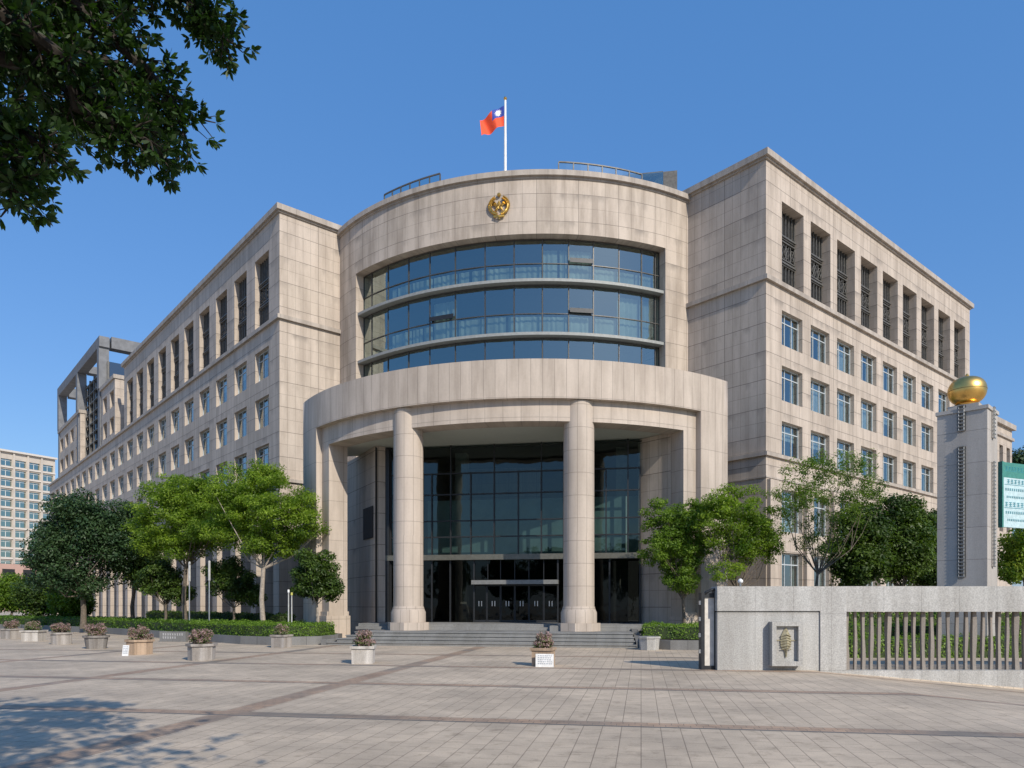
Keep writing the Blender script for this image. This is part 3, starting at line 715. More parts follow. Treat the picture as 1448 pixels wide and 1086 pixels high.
b.quad([(xa-.3,ya[1],-.02),(xa,ya[0],-.02),(xa,ya[0],za[0]),(xa-.3,ya[1],za[1])], [(0,0),(4,0),(4,.3),(0,.6)])
b.quad([(xb,ya[0],-.02),(xb-.3,ya[1],-.02),(xb-.3,ya[1],za[1]),(xb,ya[0],za[0])], [(0,0),(4,0),(4,.6),(0,.3)])
b.build('cheek_wall', M_kerb, st, GF)
b = MB(); b.box(gu(778, 37.4), gu(797, 37.4), 37.2, 38.2, .642, .92); b.build('step_block', M_step, st, GF)

# ------------------------------------------------------------------ flag on the drum roof
fp = at(714.5, 240, 52.0); fz = fp.z-1.5; pt = at(714.5, 142, 52.0).z
fo = thing('flagpole', 'white flagpole standing on the curved drum roof behind the gold emblem', 'flagpole', Matrix.Translation((fp.x, fp.y, fz)))
b = MB(); b.tube([(0,0,0), (0,0,3), (0,0,pt-fz)], [.11, .10, .075], 12); b.build('pole', M_white, fo, smooth=True)
b = MB(); b.lathe([(.03, 0), (.10, .05), (.13, .13), (.10, .21), (.02, .27)], 12); b.build('finial', M_gold, fo, Matrix.Translation((0, 0, pt-fz)), smooth=True)
ft = thing('flag', 'red flag with blue corner and white sun flying left of its pole above the drum', 'flag', Matrix.Translation((fp.x, fp.y, pt-.35)))
def fs(a, v):                              # a 0..1 away from the pole, v 0..1 downwards
    x = -.09-1.72*a; z = -.02-1.45*v*(1-.14*a)-1.0*a**1.25+.10*math.sin(a*7+v*1.5)*a
    y = .17*math.sin(a*9+v*2.2)*min(1, a*3)+.1*a; x += .12*a*v
    return (x, y, z)
nx, nz = 36, 24; b = MB()
for i in range(nx):
    for j in range(nz):
        q = [fs(i/nx, (j+1)/nz), fs((i+1)/nx, (j+1)/nz), fs((i+1)/nx, j/nz), fs(i/nx, j/nz)]
        b.quad(q, [(0,0)]*4, 1 if (i < nx/2 and j < nz/2) else 0)
o = b.build('cloth', [M_red, M_blue], ft, smooth=True, weld=True)
for side, nm in ((-.012, 'sun_emblem'), (.012, 'sun_emblem')):
    b = MB(); c0 = (.25, .25)
    def sp(r, an): a = .25+r*math.cos(an)/1.8; v = .25+r*math.sin(an)/1.45; p = fs(a, v); return (p[0], p[1]+side, p[2])
    for k in range(12):
        an = R_(30*k); b.quad([sp(0, 0), sp(.17, an-.26), sp(.30, an), sp(.17, an+.26)], [(0,0)]*4)
    b.build(nm, M_white, ft)

# ------------------------------------------------------------------ foliage
def leaves_mesh(name, C, Nrm, size, mat, rng, aspect=.5, shape=4):
    """one small leaf face at every centre C with normal Nrm"""
    n = len(C); a = rng.normal(size=(n, 3)); a -= Nrm*(a*Nrm).sum(1)[:, None]; a /= np.linalg.norm(a, axis=1)[:, None]+1e-9
    c = np.cross(Nrm, a); s = (size*rng.uniform(.65, 1.35, n))[:, None]
    V = np.stack([C-a*s*.5, C+c*s*.5*aspect+a*s*.05, C+a*s*.5, C-c*s*.5*aspect+a*s*.05], 1).reshape(-1, 3)
    me = bpy.data.meshes.new(name); me.vertices.add(4*n); me.vertices.foreach_set('co', V.ravel())
    me.loops.add(4*n); me.loops.foreach_set('vertex_index', np.arange(4*n, dtype=np.int32))
    me.polygons.add(n); me.polygons.foreach_set('loop_start', np.arange(0, 4*n, 4, dtype=np.int32)); me.polygons.foreach_set('loop_total', np.full(n, 4, dtype=np.int32))
    me.update(calc_edges=True); me.materials.append(mat); return me
def clumps(rng, blobs, ncl, cr, nleaf, flat=.6, hollow=.45):
    """blobs: (centre, radii); fill them with leaf clumps; return leaf centres, normals, clump centres"""
    vol = np.array([b[1][0]*b[1][1]*b[1][2] for b in blobs])**.75; pr = vol/vol.sum()
    C = []; Nn = []; cc = []
    for k in range(ncl):
        bc, br = blobs[rng.choice(len(blobs), p=pr)]
        d = rng.normal(size=3); d /= np.linalg.norm(d); r = rng.uniform(hollow, 1)**.6
        c0 = np.array(bc)+d*r*np.array(br); cc.append(c0)
        rad = cr*rng.uniform(.6, 1.35); m = max(12, int(nleaf*(rad/cr)**2))
        q = rng.normal(size=(m, 3)); q /= np.linalg.norm(q, axis=1)[:, None]; rr = rng.uniform(.1, 1, m)[:, None]**.5
        off = q*rr*np.array([rad, rad, rad*flat]); C.append(c0+off)
        nn = q*.7+np.array([0, 0, .6])+rng.normal(size=(m, 3))*.55; Nn.append(nn/np.linalg.norm(nn, axis=1)[:, None])
    return np.concatenate(C), np.concatenate(Nn), cc
def tree(name, label, cat, base, blobs, seed, mat, bark=M_bark, ncl=60, cr=.75, nleaf=150, size=.17, tr=.14, flat=.6, fork=.45, limbs=14, group=None, aspect=.5, stems=1):
    rng = np.random.default_rng(seed); B = Vector(base)
    o = thing(name, label, cat, Matrix.Translation(B), group)
    bl = [((Vector(c)-B), r) for c, r in blobs]
    C, Nn, cc = clumps(rng, bl, int(ncl*2.2), cr*.95, int(nleaf*1.15), flat, .1); size *= .88
    link('crown', leaves_mesh('crown', C, Nn, size, mat, rng, aspect), o)
    cen = sum((b_[0] for b_ in bl), Vector())/len(bl); low = min(b_[0].z-b_[1][2] for b_ in bl)
    b = MB()
    for st_ in range(stems):
        fk = Vector((cen.x*.35+rng.normal()*.1*st_, cen.y*.35+rng.normal()*.1*st_, max(low*.9, cen.z*fork))); jx = rng.normal(size=3)*.09
        b0 = Vector((rng.normal()*.12*st_, rng.normal()*.12*st_, -.15))
        mid = fk*.5+Vector((jx[0], jx[1], 0)); b.tube([b0, b0*.5+fk*.12, mid, fk], [tr*1.35, tr*1.05, tr*.9, tr*.78], 9)
        idx = rng.choice(len(cc), min(limbs, len(cc)), replace=False)
        for i in idx:
            e = Vector(cc[i]); m1 = fk+(e-fk)*.45+Vector(rng.normal(size=3))*.18-Vector((0, 0, .12*(e-fk).length)); b.tube([fk-Vector((0,0,.1)), m1, e], [tr*.42, tr*.22, tr*.07], 5)
            for q in range(3):
                j = int(rng.integers(len(cc))); e2 = Vector(cc[j])
                if (e2-m1).length < 2.4: b.tube([m1, (m1+e2)/2+Vector(rng.normal(size=3))*.1, e2], [tr*.25, tr*.15, tr*.06], 4)
    b.build('trunk', bark, o, smooth=True)
    return o
def PB(D, *bl, k=.75):                     # crown blobs given as photo extents at depth D
    return [(at(px, py, D+dz), (rx/F*D, max(.6, rx/F*D*k), ry/F*D)) for px, py, rx, ry, dz in bl]
BZ = .45
# left lawn trees
tree('tree', 'tall bright green feathery tree nearest the portico, crown touching its left pier', 'tree', (gp(372, 890).x*0+(372-724)/F*43, 43, BZ),
     PB(43, (345,700,52,45,0),(395,715,45,45,-1),(425,742,30,26,-1),(330,745,45,32,1),(380,770,45,22,0),(370,672,35,22,.5)), 11, L_bright, M_barkl, 150, .62, 150, .17, .15, .5, .5, 9, aspect=.42)
tree('tree', 'broad bright green tree with dome crown between the dark tree and the feathery tree', 'tree', ((262-724)/F*47, 47, BZ),
     PB(47, (255,705,60,38,0),(225,740,45,32,0),(290,735,48,35,-1),(300,700,35,35,0),(255,770,55,22,0)), 12, L_bright, M_bark, 140, .72, 150, .19, .15, .5, .5, 9, aspect=.42)
tree('tree', 'large dark green leafy tree at the left end of the long wing', 'tree', ((118-724)/F*52, 52, BZ),
     PB(52, (120,735,58,38,0),(80,780,38,38,-1),(150,765,50,48,0),(105,820,50,24,0),(175,735,30,30,1),(60,800,22,25,0)), 13, L_dark, M_bark, 130, .9, 150, .24, .2, .6, .4, 20)
tree('tree', 'dark green tree overlapped between the large dark tree and the broad bright tree', 'tree', ((188-724)/F*54, 54, BZ),
     PB(54, (190,760,35,42,0),(200,800,35,25,0)), 14, L_deep, M_bark, 60, .85, 130, .22, .15, .6, .4, 12)
tree('small_tree', 'small dark round tree in the hedge bed just left of the portico pier', 'tree', ((449-724)/F*39.5, 39.5, BZ),
     PB(39.5, (447,805,33,30,0),(455,830,28,18,0),(435,825,24,18,0)), 15, L_deep, M_barkl, 55, .42, 130, .17, .075, .7, .35, 14)
tree('small_tree', 'low dark bushy tree under the feathery bright tree', 'tree', ((328-724)/F*46, 46, BZ),
     PB(46, (325,815,35,28,0),(345,838,25,16,0)), 16, L_deep, M_bark, 50, .5, 130, .18, .08, .7, .4, 12)
tree('small_tree', 'low dark bushy tree under the broad bright tree', 'tree', ((232-724)/F*48, 48, BZ),
     PB(48, (225,820,32,26,0),(250,835,22,16,0)), 17, L_deep, M_bark, 46, .5, 130, .19, .1, .7, .4, 12)
for i, (px, py, rx, ry, D, mt, lab) in enumerate(((15,838,30,24,66,L_mid,'mid green bushy tree at the left edge below the hotel'), (55,842,30,25,62,L_deep,'round green tree second from the left edge in front of the hotel'), (98,848,26,26,60,L_mid,'yellowish green low tree in front of the large dark tree'), (-25,835,32,30,70,L_mid,'green tree cut by the left edge of the frame'))):
    tree('small_tree', lab, 'tree', ((px-724)/F*D, D, .1), PB(D, (px,py,rx,ry,0),(px+12,py+8,rx*.7,ry*.6,1)), 30+i, mt, M_bark, 55, .85, 110, .26, .12, .7, .4, 8)
# trees on the right
tree('tree', 'bright green leafy tree in the hedge bed right of the steps', 'tree', ((968-724)/F*37.5, 37.5, BZ),
     PB(37.5, (945,735,35,28,0),(975,765,38,35,0),(935,775,30,26,-.5),(960,810,32,30,0),(990,725,22,20,0)), 21, L_mid, M_bark, 105, .42, 140, .15, .09, .6, .35, 20, aspect=.42)
tree('tree', 'light green loose tree behind the left end of the granite wall', 'tree', ((1040-724)/F*36, 36, .1),
     PB(36, (1035,715,42,28,0),(1070,745,38,30,0),(1015,745,28,26,0),(1050,775,30,22,0),(1025,805,30,18,-.5),(1090,770,26,26,.5)), 22, L_bright, M_bark, 80, .45, 110, .16, .09, .55, .35, 20, aspect=.4)
tree('tree', 'sparse feathery tree with open airy crown against the right wing', 'tree', ((1152-724)/F*35, 35, .1),
     PB(35, (1160,662,58,26,0),(1205,668,46,28,0),(1115,695,38,26,0),(1150,712,52,34,0),(1200,712,46,30,.5),(1105,745,26,32,0),(1150,765,40,34,.5),(1235,690,28,24,0)), 23, leafmat('feathery_leaves', (.06,.12,.018), (.17,.25,.04), .45), M_bark, 150, .34, 44, .14, .08, .8, .42, 16, aspect=.36)
for i, (px, py, rx, ry, D, lab) in enumerate(((1215,770,38,55,38,'dense dark green tree behind the wall beside the sparse feathery tree'), (1275,760,42,58,40,'tall dense dark green tree behind the fence left of the pylon'), (1320,775,32,50,42,'dark green tree partly hidden by the left side of the pylon'))):
    tree('tree', lab, 'tree', ((px-724)/F*D, D, .1), PB(D, (px,py,rx,ry,0),(px,py+30,rx*.95,ry*.6,0),(px+10,py-20,rx*.6,ry*.6,0)), 40+i, L_deep, M_bark, 110, .62, 140, .2, .12, .7, .3, 12)
tree('tree', 'yellowish green tree right of the pylon below the billboard', 'tree', ((1445-724)/F*33, 33, .1),
     PB(33, (1440,790,30,38,0),(1470,775,32,40,0)), 45, leafmat('yellow_green_leaves', (.12,.20,.02), (.24,.30,.04), .4), M_bark, 70, .5, 120, .17, .1, .7, .3, 10)
tree('tree', 'distant dark tree top above the billboard at the right edge', 'tree', ((1450-724)/F*90, 90, 0),
     PB(90, (1452,655,26,20,0),(1462,700,30,30,0)), 46, L_dark, M_bark, 60, 1.2, 110, .4, .25, .7, .3, 10)

def hedge(name, label, poly, z0, z1, seed, mat, dens=260, size=.085, cat='hedge', inner=True, kind=None):
    """clipped hedge over polygon poly (list of xy), leaves in a shell plus a dark twiggy body"""
    rng = np.random.default_rng(seed); n = len(poly); P = np.array([(p[0], p[1]) for p in poly]); C = []; Nn = []
    ar = 0.5*abs(sum(P[i][0]*P[(i+1) % n][1]-P[(i+1) % n][0]*P[i][1] for i in range(n)))
    mn, mx = P.min(0), P.max(0); bb = (mx-mn).prod(); q = rng.uniform(mn, mx, (int(dens*bb), 2))
    ins = np.zeros(len(q), bool); j = n-1
    for i in range(n):
        c = ((P[i,1] > q[:,1]) != (P[j,1] > q[:,1])) & (q[:,0] < (P[j,0]-P[i,0])*(q[:,1]-P[i,1])/(P[j,1]-P[i,1]+1e-12)+P[i,0]); ins ^= c; j = i
    q = q[ins]; wob = .05*np.sin(q[:,0]*3.1+seed)+.045*np.sin(q[:,1]*4.3+q[:,0])+.03*np.sin(q[:,0]*9)
    C.append(np.c_[q, z1+wob+rng.normal(0, .035, len(q))]); Nn.append(np.tile([0, 0, 1.], (len(q), 1)))
    for i in range(n):
        a, b_ = P[i], P[(i+1) % n]; L = np.linalg.norm(b_-a); m = int(dens*L*(z1-z0)*1.3); t_ = rng.uniform(0, 1, m)[:, None]
        nr = np.array([(b_-a)[1], -(b_-a)[0]])/max(L, 1e-6); z = rng.uniform(z0, z1, m); pp = a+(b_-a)*t_+nr*(rng.normal(.0, .045, m)+.04*np.sin(t_[:,0]*L*3.3+z*3))[:, None]
        C.append(np.c_[pp, z]); Nn.append(np.tile([nr[0], nr[1], .3], (m, 1)))
    C = np.concatenate(C); Nn = np.concatenate(Nn)+rng.normal(size=(len(C), 3))*.5; Nn /= np.linalg.norm(Nn, axis=1)[:, None]
    me = leaves_mesh(name, C, Nn, size, mat, rng, .55)
    if kind:
        o = link(name, me); return tag(o, label, cat, kind=kind)
    o = thing(name, label, cat, Matrix.Translation((0, 0, 0)))
    link('foliage', me, o)
    b = MB(); cen = P.mean(0); Q = cen+(P-cen)*.985; b.prism([tuple(v) for v in Q], z0, z1-.07); b.build('twigs', plain('hedge_twigs_'+str(seed), (.035,.055,.015), .9), o)
    return o
def kerbed_bed(name, label, pts, top=.42, soil=.40, thick=.22, cat='planting bed'):
    o = thing(name, label, cat); P = [Vector((p[0], p[1])) for p in pts]; n = len(P); b = MB()
    cen = sum(P, Vector((0, 0)))/n; Q = [p+(cen-p).normalized()*thick*1.4 for p in P]
    for i in range(n):
        j = (i+1) % n
        b.quad([(P[i].x,P[i].y,-.02),(P[j].x,P[j].y,-.02),(P[j].x,P[j].y,top),(P[i].x,P[i].y,top)], [(i,0),(i+1,0),(i+1,top),(i,top)])
        b.quad([(P[i].x,P[i].y,top),(P[j].x,P[j].y,top),(Q[j].x,Q[j].y,top),(Q[i].x,Q[i].y,top)], [(i,0),(i+1,0),(i+1,.2),(i,.2)])
        b.quad([(Q[i].x,Q[i].y,top),(Q[j].x,Q[j].y,top),(Q[j].x,Q[j].y,0),(Q[i].x,Q[i].y,0)], [(i,0),(i+1,0),(i+1,.2),(i,.2)])
    b.build('kerb', M_kerb, o)
    b = MB(); b.quad([(q.x, q.y, soil-.06) for q in Q], [(q.x, q.y) for q in Q]); b.build('soil', plain('soil_'+name, (.06,.045,.03), .95, var=.3), o)
    return Q
# left bed, front edge traced on the ground
lf = [gp(484,906.5), gp(478,909), gp(455,911.5), (gp(400,913)), gp(340,911), gp(290,907), gp(262,905), gp(225,902), gp(160,897), gp(80,892.5), gp(0,889.5), gp(-60,888)]
back = [Vector((-60, 74, 0)), Vector((-36, 73, 0)), Vector((-20.5, 53.2, 0)), Vector((-17.4, 52.8, 0)), Vector((-13.9, 46.0, 0)), Vector((-12.0, 43.0, 0)), Vector((-10.2, 41.0, 0))]
Q = kerbed_bed('planting_bed', 'long kerbed planting bed in front of the left wing', [(p.x, p.y) for p in lf]+[(p.x, p.y) for p in back])
fp_ = [Vector((p.x, p.y)) for p in lf]
def inset(pts, d0, d1):
    out = []
    for i, p in enumerate(pts):
        t = (pts[min(i+1, len(pts)-1)]-pts[max(i-1, 0)]).normalized(); nn = Vector((t.y, -t.x))
        if nn.y < 0 and abs(nn.y) > abs(nn.x)*.2: nn = -nn
        out.append((p+nn*d0, p+nn*d1))
    return out
ins = inset(fp_[1:7], .35, 3.6); ins[0] = (Vector((-9.4, 38.9)), Vector((-10.4, 40.6))); ins[1] = (ins[1][0], Vector((-12.4, 41.6))); hedge('hedge', 'bright green clipped hedge along the kerb left of the steps', [tuple(a) for a, b_ in ins]+[tuple(b_) for a, b_ in reversed(ins)], .38, .98, 51, L_hedge)
ins = inset(fp_[6:12], .5, 4.0); hedge('hedge', 'long low darker hedge along the far left kerb behind the flower pots', [tuple(a) for a, b_ in ins]+[tuple(b_) for a, b_ in reversed(ins)], .36, .95, 52, L_grass, 130, .13)
ins = [(Vector(a), Vector(a)+Vector((.7, .75))) for a in ((-14.6, 46.3), (-19.5, 51.0), (-27.0, 60.0), (-34.0, 68.0))]; hedge('hedge', 'dark green hedge row under the trees before the left wing', [tuple(a) for a, b_ in ins]+[tuple(b_) for a, b_ in reversed(ins)], .36, 1.35, 53, L_deep, 110, .14)
gpol = [tuple(v) for v in Q]; hedge('grass', None, gpol, .36, .40, 54, L_grass, 45, .14, None, kind='stuff')
# right bed
rb = [Vector((6.35, 37.9, 0)), gp(905,917), gp(948,919), gp(1010,919.5), Vector((9.9, 37.4, 0))]
kerbed_bed('planting_bed', 'small kerbed planting bed right of the entrance steps', [(p.x, p.y) for p in rb])
hedge('hedge', 'bright green clipped hedge right of the entrance steps', [(6.75, 37.3), (gp(910,914).x, gp(910,914).y), (gp(1003,915.5).x, gp(1003,915.5).y), (9.5, 37.0)], .38, 1.0, 55, L_hedge)
b = MB(); p = gp(918, 919); b.lathe([(.42, 0), (.46, .5), (.5, .52), (.5, .6)], 8, rot=R_(22.5)); tag(b.build('stone_block', M_gran, None, Matrix.Translation((p.x, p.y, 0))), 'squat pale stone block at the corner of the right hedge kerb', 'stone block')
# courtyard planting behind the fence
for i, (x0, x1, y0, y1, z1, lab) in enumerate(((10.5, 24, 27.5, 28.8, .75, 'low clipped hedge nearest behind the barred fence'), (11, 28, 31, 32.2, 1.15, 'middle clipped hedge row behind the barred fence'), (11.5, 31, 34.5, 36.2, 1.6, 'tallest back hedge row behind the barred fence'))):
    hedge('hedge', lab, [(x0, y0), (x1, y0), (x1, y1), (x0, y1)], .0, z1, 60+i, L_hedge, 170, .1)
hedge('grass', None, [(10.5, 28.9), (28, 28.9), (31, 36), (11, 36)], .0, .04, 64, L_grass, 45, .13, None, kind='stuff')

# ------------------------------------------------------------------ granite gate wall and fence
YW = 22.26
def xw(px): return (px-724)/F*YW
def zw_(py): return CH+(HY-py)/F*YW
gw = thing('gate_wall', 'solid grey granite wall with framed gilded relief at its middle', 'wall', Matrix.Translation((xw(1015), YW, 0)))
x0, x1, x2 = xw(1015), xw(1160), xw(1197); ZB = zw_(829)
b = MB(); T = .62
b.box(0, x1-x0, .05, T, -.4, zw_(866)); b.box(.03, x1-x0-.03, .10, T-.05, zw_(866)+.001, zw_(864)-.001); b.box(x1-x0+.002, x2-x0, 0, T+.01, -.6, ZB-.002); b.build('body', M_gran, gw)
b = MB(); b.box(-.02, x1-x0-.002, -.004, T+.02, zw_(864), ZB); b.build('coping', M_gran, gw)
rx0, rx1, rz0, rz1 = xw(1088)-x0, xw(1131)-x0, zw_(941), zw_(879)
b = MB(); fw = .13
b.box(rx0, rx1, -.10, .05, rz0, rz1); b.box(rx0, rx0+fw, -.24, -.10, rz0, rz1); b.box(rx1-fw, rx1, -.24, -.10, rz0, rz1); b.box(rx0+fw, rx1-fw, -.24, -.10, rz1-fw, rz1); b.box(rx0+fw, rx1-fw, -.24, -.10, rz0, rz0+fw*1.1)
rel = b.build('relief_frame', M_gran, gw)
b = MB(); cx, cz = (rx0+rx1)/2-.01, (rz0+rz1)/2+.06
prof = [(.0, .44), (.07, .34), (.15, .18), (.17, .02), (.16, -.12), (.10, -.22), (.05, -.26), (.03, -.46), (.0, -.47)]
L = [(cx-w_, -.13, cz+z) for w_, z in prof]; Rr = [(cx+w_*.9, -.13, cz+z) for w_, z in prof]; Mm = [(cx+.01*math.sin(i*2.3), -.13-.09*math.sin(math.pi*min(1, i/8)), cz+z) for i, (w_, z) in enumerate(prof)]
for i in range(len(prof)-1):
    b.quad([L[i+1], Mm[i+1], Mm[i], L[i]], [(0,0)]*4); b.quad([Mm[i+1], Rr[i+1], Rr[i], Mm[i]], [(0,0)]*4)
for k in range(6):
    z = cz+.22-.08*k; b.tube([(cx-.16, -.15, z-.05), (cx, -.22, z), (cx+.15, -.15, z-.05)], .016, 5)
b.box(rx0+.02, rx1-.02, -.135, -.115, cz+.035, cz+.055)
b.build('gilded_relief', plain('weathered_gilding', (.36,.32,.21), .55, .35, var=.4, scale=14), rel)
fe = thing('fence', 'long granite fence with twisted stone bars below a solid top beam', 'fence', Matrix.Translation((x2, YW, 0)))
XE = 19.5
b = MB(); b.box(.002, XE-x2, .03, T, zw_(865), ZB+.002); b.build('top_beam', M_gran, fe)
b = MB(); b.box(.002, XE-x2, .02, T+.1, -1.1, zw_(948)); b.build('plinth', M_gran, fe)
rb_ = random.Random(9); M_bar = stone('bar_stone', (.33,.295,.26), 3, 3, .002, None, streak=.6, grain=.3)
xs = x2+.12; k = 0
while xs < XE-.1:
    b = MB(); w0 = rb_.uniform(.042, .056); z0, z1 = zw_(948)-.01, zw_(865)+.01; tw = rb_.uniform(-.3, .3); nn = 8
    if k % 5 == 0: w0 *= 1.3
    ph = rb_.uniform(0, 6)
    ring = []
    for i in range(nn+1):
        t_ = i/nn; z = z0+(z1-z0)*t_; a = R_(45)+tw*t_; ww = w0*(1+.14*math.sin(t_*7+ph))*1.3; ox = .010*math.sin(t_*5+ph)
        ring.append([(xs-x2+ox+ww*math.cos(a+q*math.pi/2), .3+ww*1.2*math.sin(a+q*math.pi/2), z) for q in range(4)])
    for A_, B_ in zip(ring, ring[1:]):
        for q in range(4): b.quad([A_[q], A_[(q+1) % 4], B_[(q+1) % 4], B_[q]], [(0, A_[0][2]), (.1, A_[0][2]), (.1, B_[0][2]), (0, B_[0][2])])
    b.build('bar', M_bar, fe); xs += rb_.uniform(.235, .285); k += 1
# gate end panel
ge = thing('gate_panel', 'narrow steel gate end with pale panel beside the granite wall', 'gate', Matrix.Translation(((992-724)/F*22.5, 22.5, 0)))
b = MB(); b.box(0, .10, 0, .35, 0, zw_(838)); b.box(.40, .50, .02, .33, 0, zw_(830)-.05); b.box(.10, .40, .02, .33, 0, .12); b.box(.10, .40, .02, .33, zw_(845), zw_(838)-.01)
b.tube([(.05, .1, zw_(845)), (.15, .02, zw_(838)+.02), (.30, .0, zw_(834)), (.48, .02, zw_(833))], .045, 8); b.build('frame', M_dfr, ge)
b = MB(); b.box(.10, .40, .06, .30, .12, zw_(845)); b.build('panel', plain('pale_panel', (.62,.58,.52), .6), ge)
b = MB()
for z in (.5, 1.0, 1.5, 2.0): b.box(-.05, 0, .05, .2, z, z+.12)
b.build('hinge', M_steel, ge)

# ------------------------------------------------------------------ pylon with golden ball
PD = 28.0; pc = Vector(((1396-724)/F*PD, PD, 0)); py_ = thing('pylon', 'tall square stone pylon with metal ladder ornament behind the fence', 'pylon', frame(pc, angA+R_(4)))
hz = at(1396, 577, PD).z; WA, WBt = 1.72, 1.55
b = MB(); b.box(-WA, 0, 0, WBt, 0, hz); b.build('shaft', M_pyl, py_)
b = MB(); b.box(-WA-.05, .05, -.05, WBt+.05, hz+.001, hz+.14); b.box(-WA+.3, -.35, .3, WBt-.3, hz+.141, hz+.36); b.build('cap', M_pyl, py_)
def ladder(x, along, z0, z1):
    b = MB(); n = int((z1-z0)/.14)
    f = (lambda u, d, z: (x+u, -d, z)) if along == 'x' else (lambda u, d, z: (d, x+u, z))
    for s in (-.09, .09): b.tube([f(s, .07, z0), f(s, .07, z1)], .022, 6)
    for i in range(n+1): z = z0+(z1-z0)*i/n; b.tube([f(-.11, .08, z), f(.11, .08, z)], .028, 6)
    o = b.build('ladder_ornament', plain('ladder_metal', (.30,.30,.29), .45, .6) if 'ladder_metal' not in bpy.data.materials else bpy.data.materials['ladder_metal'], py_)
    b = MB()
    if along == 'x': b.box(x-.15, x+.15, -.03, .02, z0, z1)
    else: b.box(-.02, .03, x-.15, x+.15, z0, z1)
    b.build('backing_strip', M_gril if along == 'x' else M_pyl, o)
ladder(-.86, 'x', at(1360, 815, PD).z, at(1360, 627, PD).z); ladder(-.86, 'x', at(1360, 604, PD).z, hz+.25)
ladder(.75, 'y', at(1405, 800, PD).z, at(1405, 650, PD).z); ladder(.75, 'y', at(1405, 615, PD).z, hz+.15)
bc = py_.matrix_world @ Vector((-WA/2, WBt/2, hz+.38)); rr = 25/F*(PD+.3)
gb = thing('golden_ball', 'flattened golden ball crowning the stone pylon', 'ornament', Matrix.Translation(bc))
b = MB(); prof = [(.42, .0), (.46, .05), (.40, .10)]+[(max(.05, rr*math.cos(a)**.72), .10+rr*.74+rr*.80*math.sin(a)) for a in np.linspace(-1.12, 1.5, 28)]
b.lathe(prof, 48); b.build('ball', M_gold, gb, smooth=True)
b = MB(); zt_ = .10+rr*1.53; b.lathe([(.06, zt_), (.075, zt_+.07), (.03, zt_+.15)], 12); b.build('finial', M_gold, gb)
b = MB(); b.lathe([(rr*1.004, .10+rr*.72), (rr*1.012, .10+rr*.74), (rr*1.004, .10+rr*.76)], 48); b.build('seam_band', plain('dull_gold', (.4,.26,.09), .4, .9), gb)

# ------------------------------------------------------------------ flower pots
pots = [(10,903.5,.8,'sq','greyish square flower pot at the left edge of the plaza'),(41,907,.92,'sq','whitish flower pot with reddish and green plants second from the left edge'),
        (79,911.5,.98,'oct','grey flower pot third from the left edge in the row'),(128,918,1.0,'round','dark stained tapering flower pot fourth from the left edge'),
        (189,926,1.02,'oct','tan octagonal flower pot with white notice leaning on it'),(278,934.5,.93,'oct','stained octagonal flower pot nearest the camera in the left row'),
        (395,916,.72,'sq','small grey flower pot before the left hedge kerb'),(511,939,.76,'sq','pale square flower pot standing before the left end of the steps'),
        (769,942.5,.68,'sq','orange stained square flower pot with white notice before the steps')]
M_pot = [stone('pot_concrete', (.42,.39,.36), 9, 9, .001, None, streak=1.0, grain=.3), stone('pot_tan', (.46,.34,.24), .14, 9, .004, None, streak=.7, grain=.2), stone('pot_dark', (.30,.28,.26), 9, 9, .001, None, streak=1.0, grain=.3), stone('pot_white', (.60,.57,.53), 9, 9, .001, None, streak=.9, grain=.3)]
for i, (px, py, wd, kd, lab) in enumerate(pots):
    p = gp(px, py); p.y += wd*.45; o = thing('flower_pot', lab, 'flower pot', Matrix.Translation(p) @ Matrix.Rotation(GA+(.25 if i % 2 else -.1), 4, 'Z'), 'flower pots set out across the plaza')
    n_, ro = {'sq': (4, R_(45)), 'oct': (8, R_(22.5)), 'round': (14, 0)}[kd]; k = 1/math.cos(math.pi/n_); r = wd/2*k
    mt = M_pot[{4: 1, 3: 2, 7: 3, 1: 3, 8: 1}.get(i, 0)]; hp = .60
    b = MB(); b.lathe([(r*(.80 if kd == 'round' else .92), 0), (r*.94, hp-.1), (r*1.06, hp-.09), (r*1.08, hp), (r*.9, hp), (r*.88, hp-.06)], n_, rot=ro); b.build('pot', mt, o)
    b = MB(); b.lathe([(r*.88, hp-.08), (r*.87, hp-.05)], n_, rot=ro); b.build('soil', bpy.data.materials['soil_planting_bed'], o)
    rng = np.random.default_rng(70+i); pr = wd*(.50 if i != 8 else .46)
    C, Nn, cc = clumps(rng, [(np.array((0, 0, hp+.22)), (pr*.92, pr*.92, .31))], 80, .10, 50, .9, .1)
    sel = rng.uniform(size=len(C)) < (.72 if i not in (1, 6) else .35)
    link('flowers', leaves_mesh('flowers', C[sel], Nn[sel], .05, L_flow, rng, .8), o); link('leaves', leaves_mesh('leaves', C[~sel]-np.array((0, 0, .05)), Nn[~sel], .075, L_stemg, rng, .4), o)
    b = MB()
    for c in cc[::2]: b.tube([(c[0]*.3, c[1]*.3, hp-.1), tuple(c)], .008, 4)
    b.build('stems', M_bark, o)
def notice(px, py, w_, h, label, lean=.15, back=.03):
    p = gp(px, py); o = thing('notice_board', label, 'sign', Matrix.Translation(p) @ Matrix.Rotation(GA, 4, 'Z') @ Matrix.Rotation(-lean, 4, 'X'))
    b = MB(); b.box(-w_/2, w_/2, 0, back, 0, h); b.build('board', M_white, o)
    b = MB(); r_ = random.Random(px)
    for j in range(5):
        x = -w_*.38
        while x < w_*.36:
            l = r_.uniform(.03, .07); b.box(x, min(x+l, w_*.4), -.004, -.001, h*(.82-.15*j), h*(.82-.15*j)+.025); x += l+.02
    b.build('lettering', plain('grey_lettering_'+str(px), (.30,.32,.36), .6), o)
notice(176.5, 927.5, .26, .42, 'white notice board leaning on the tan octagonal flower pot')
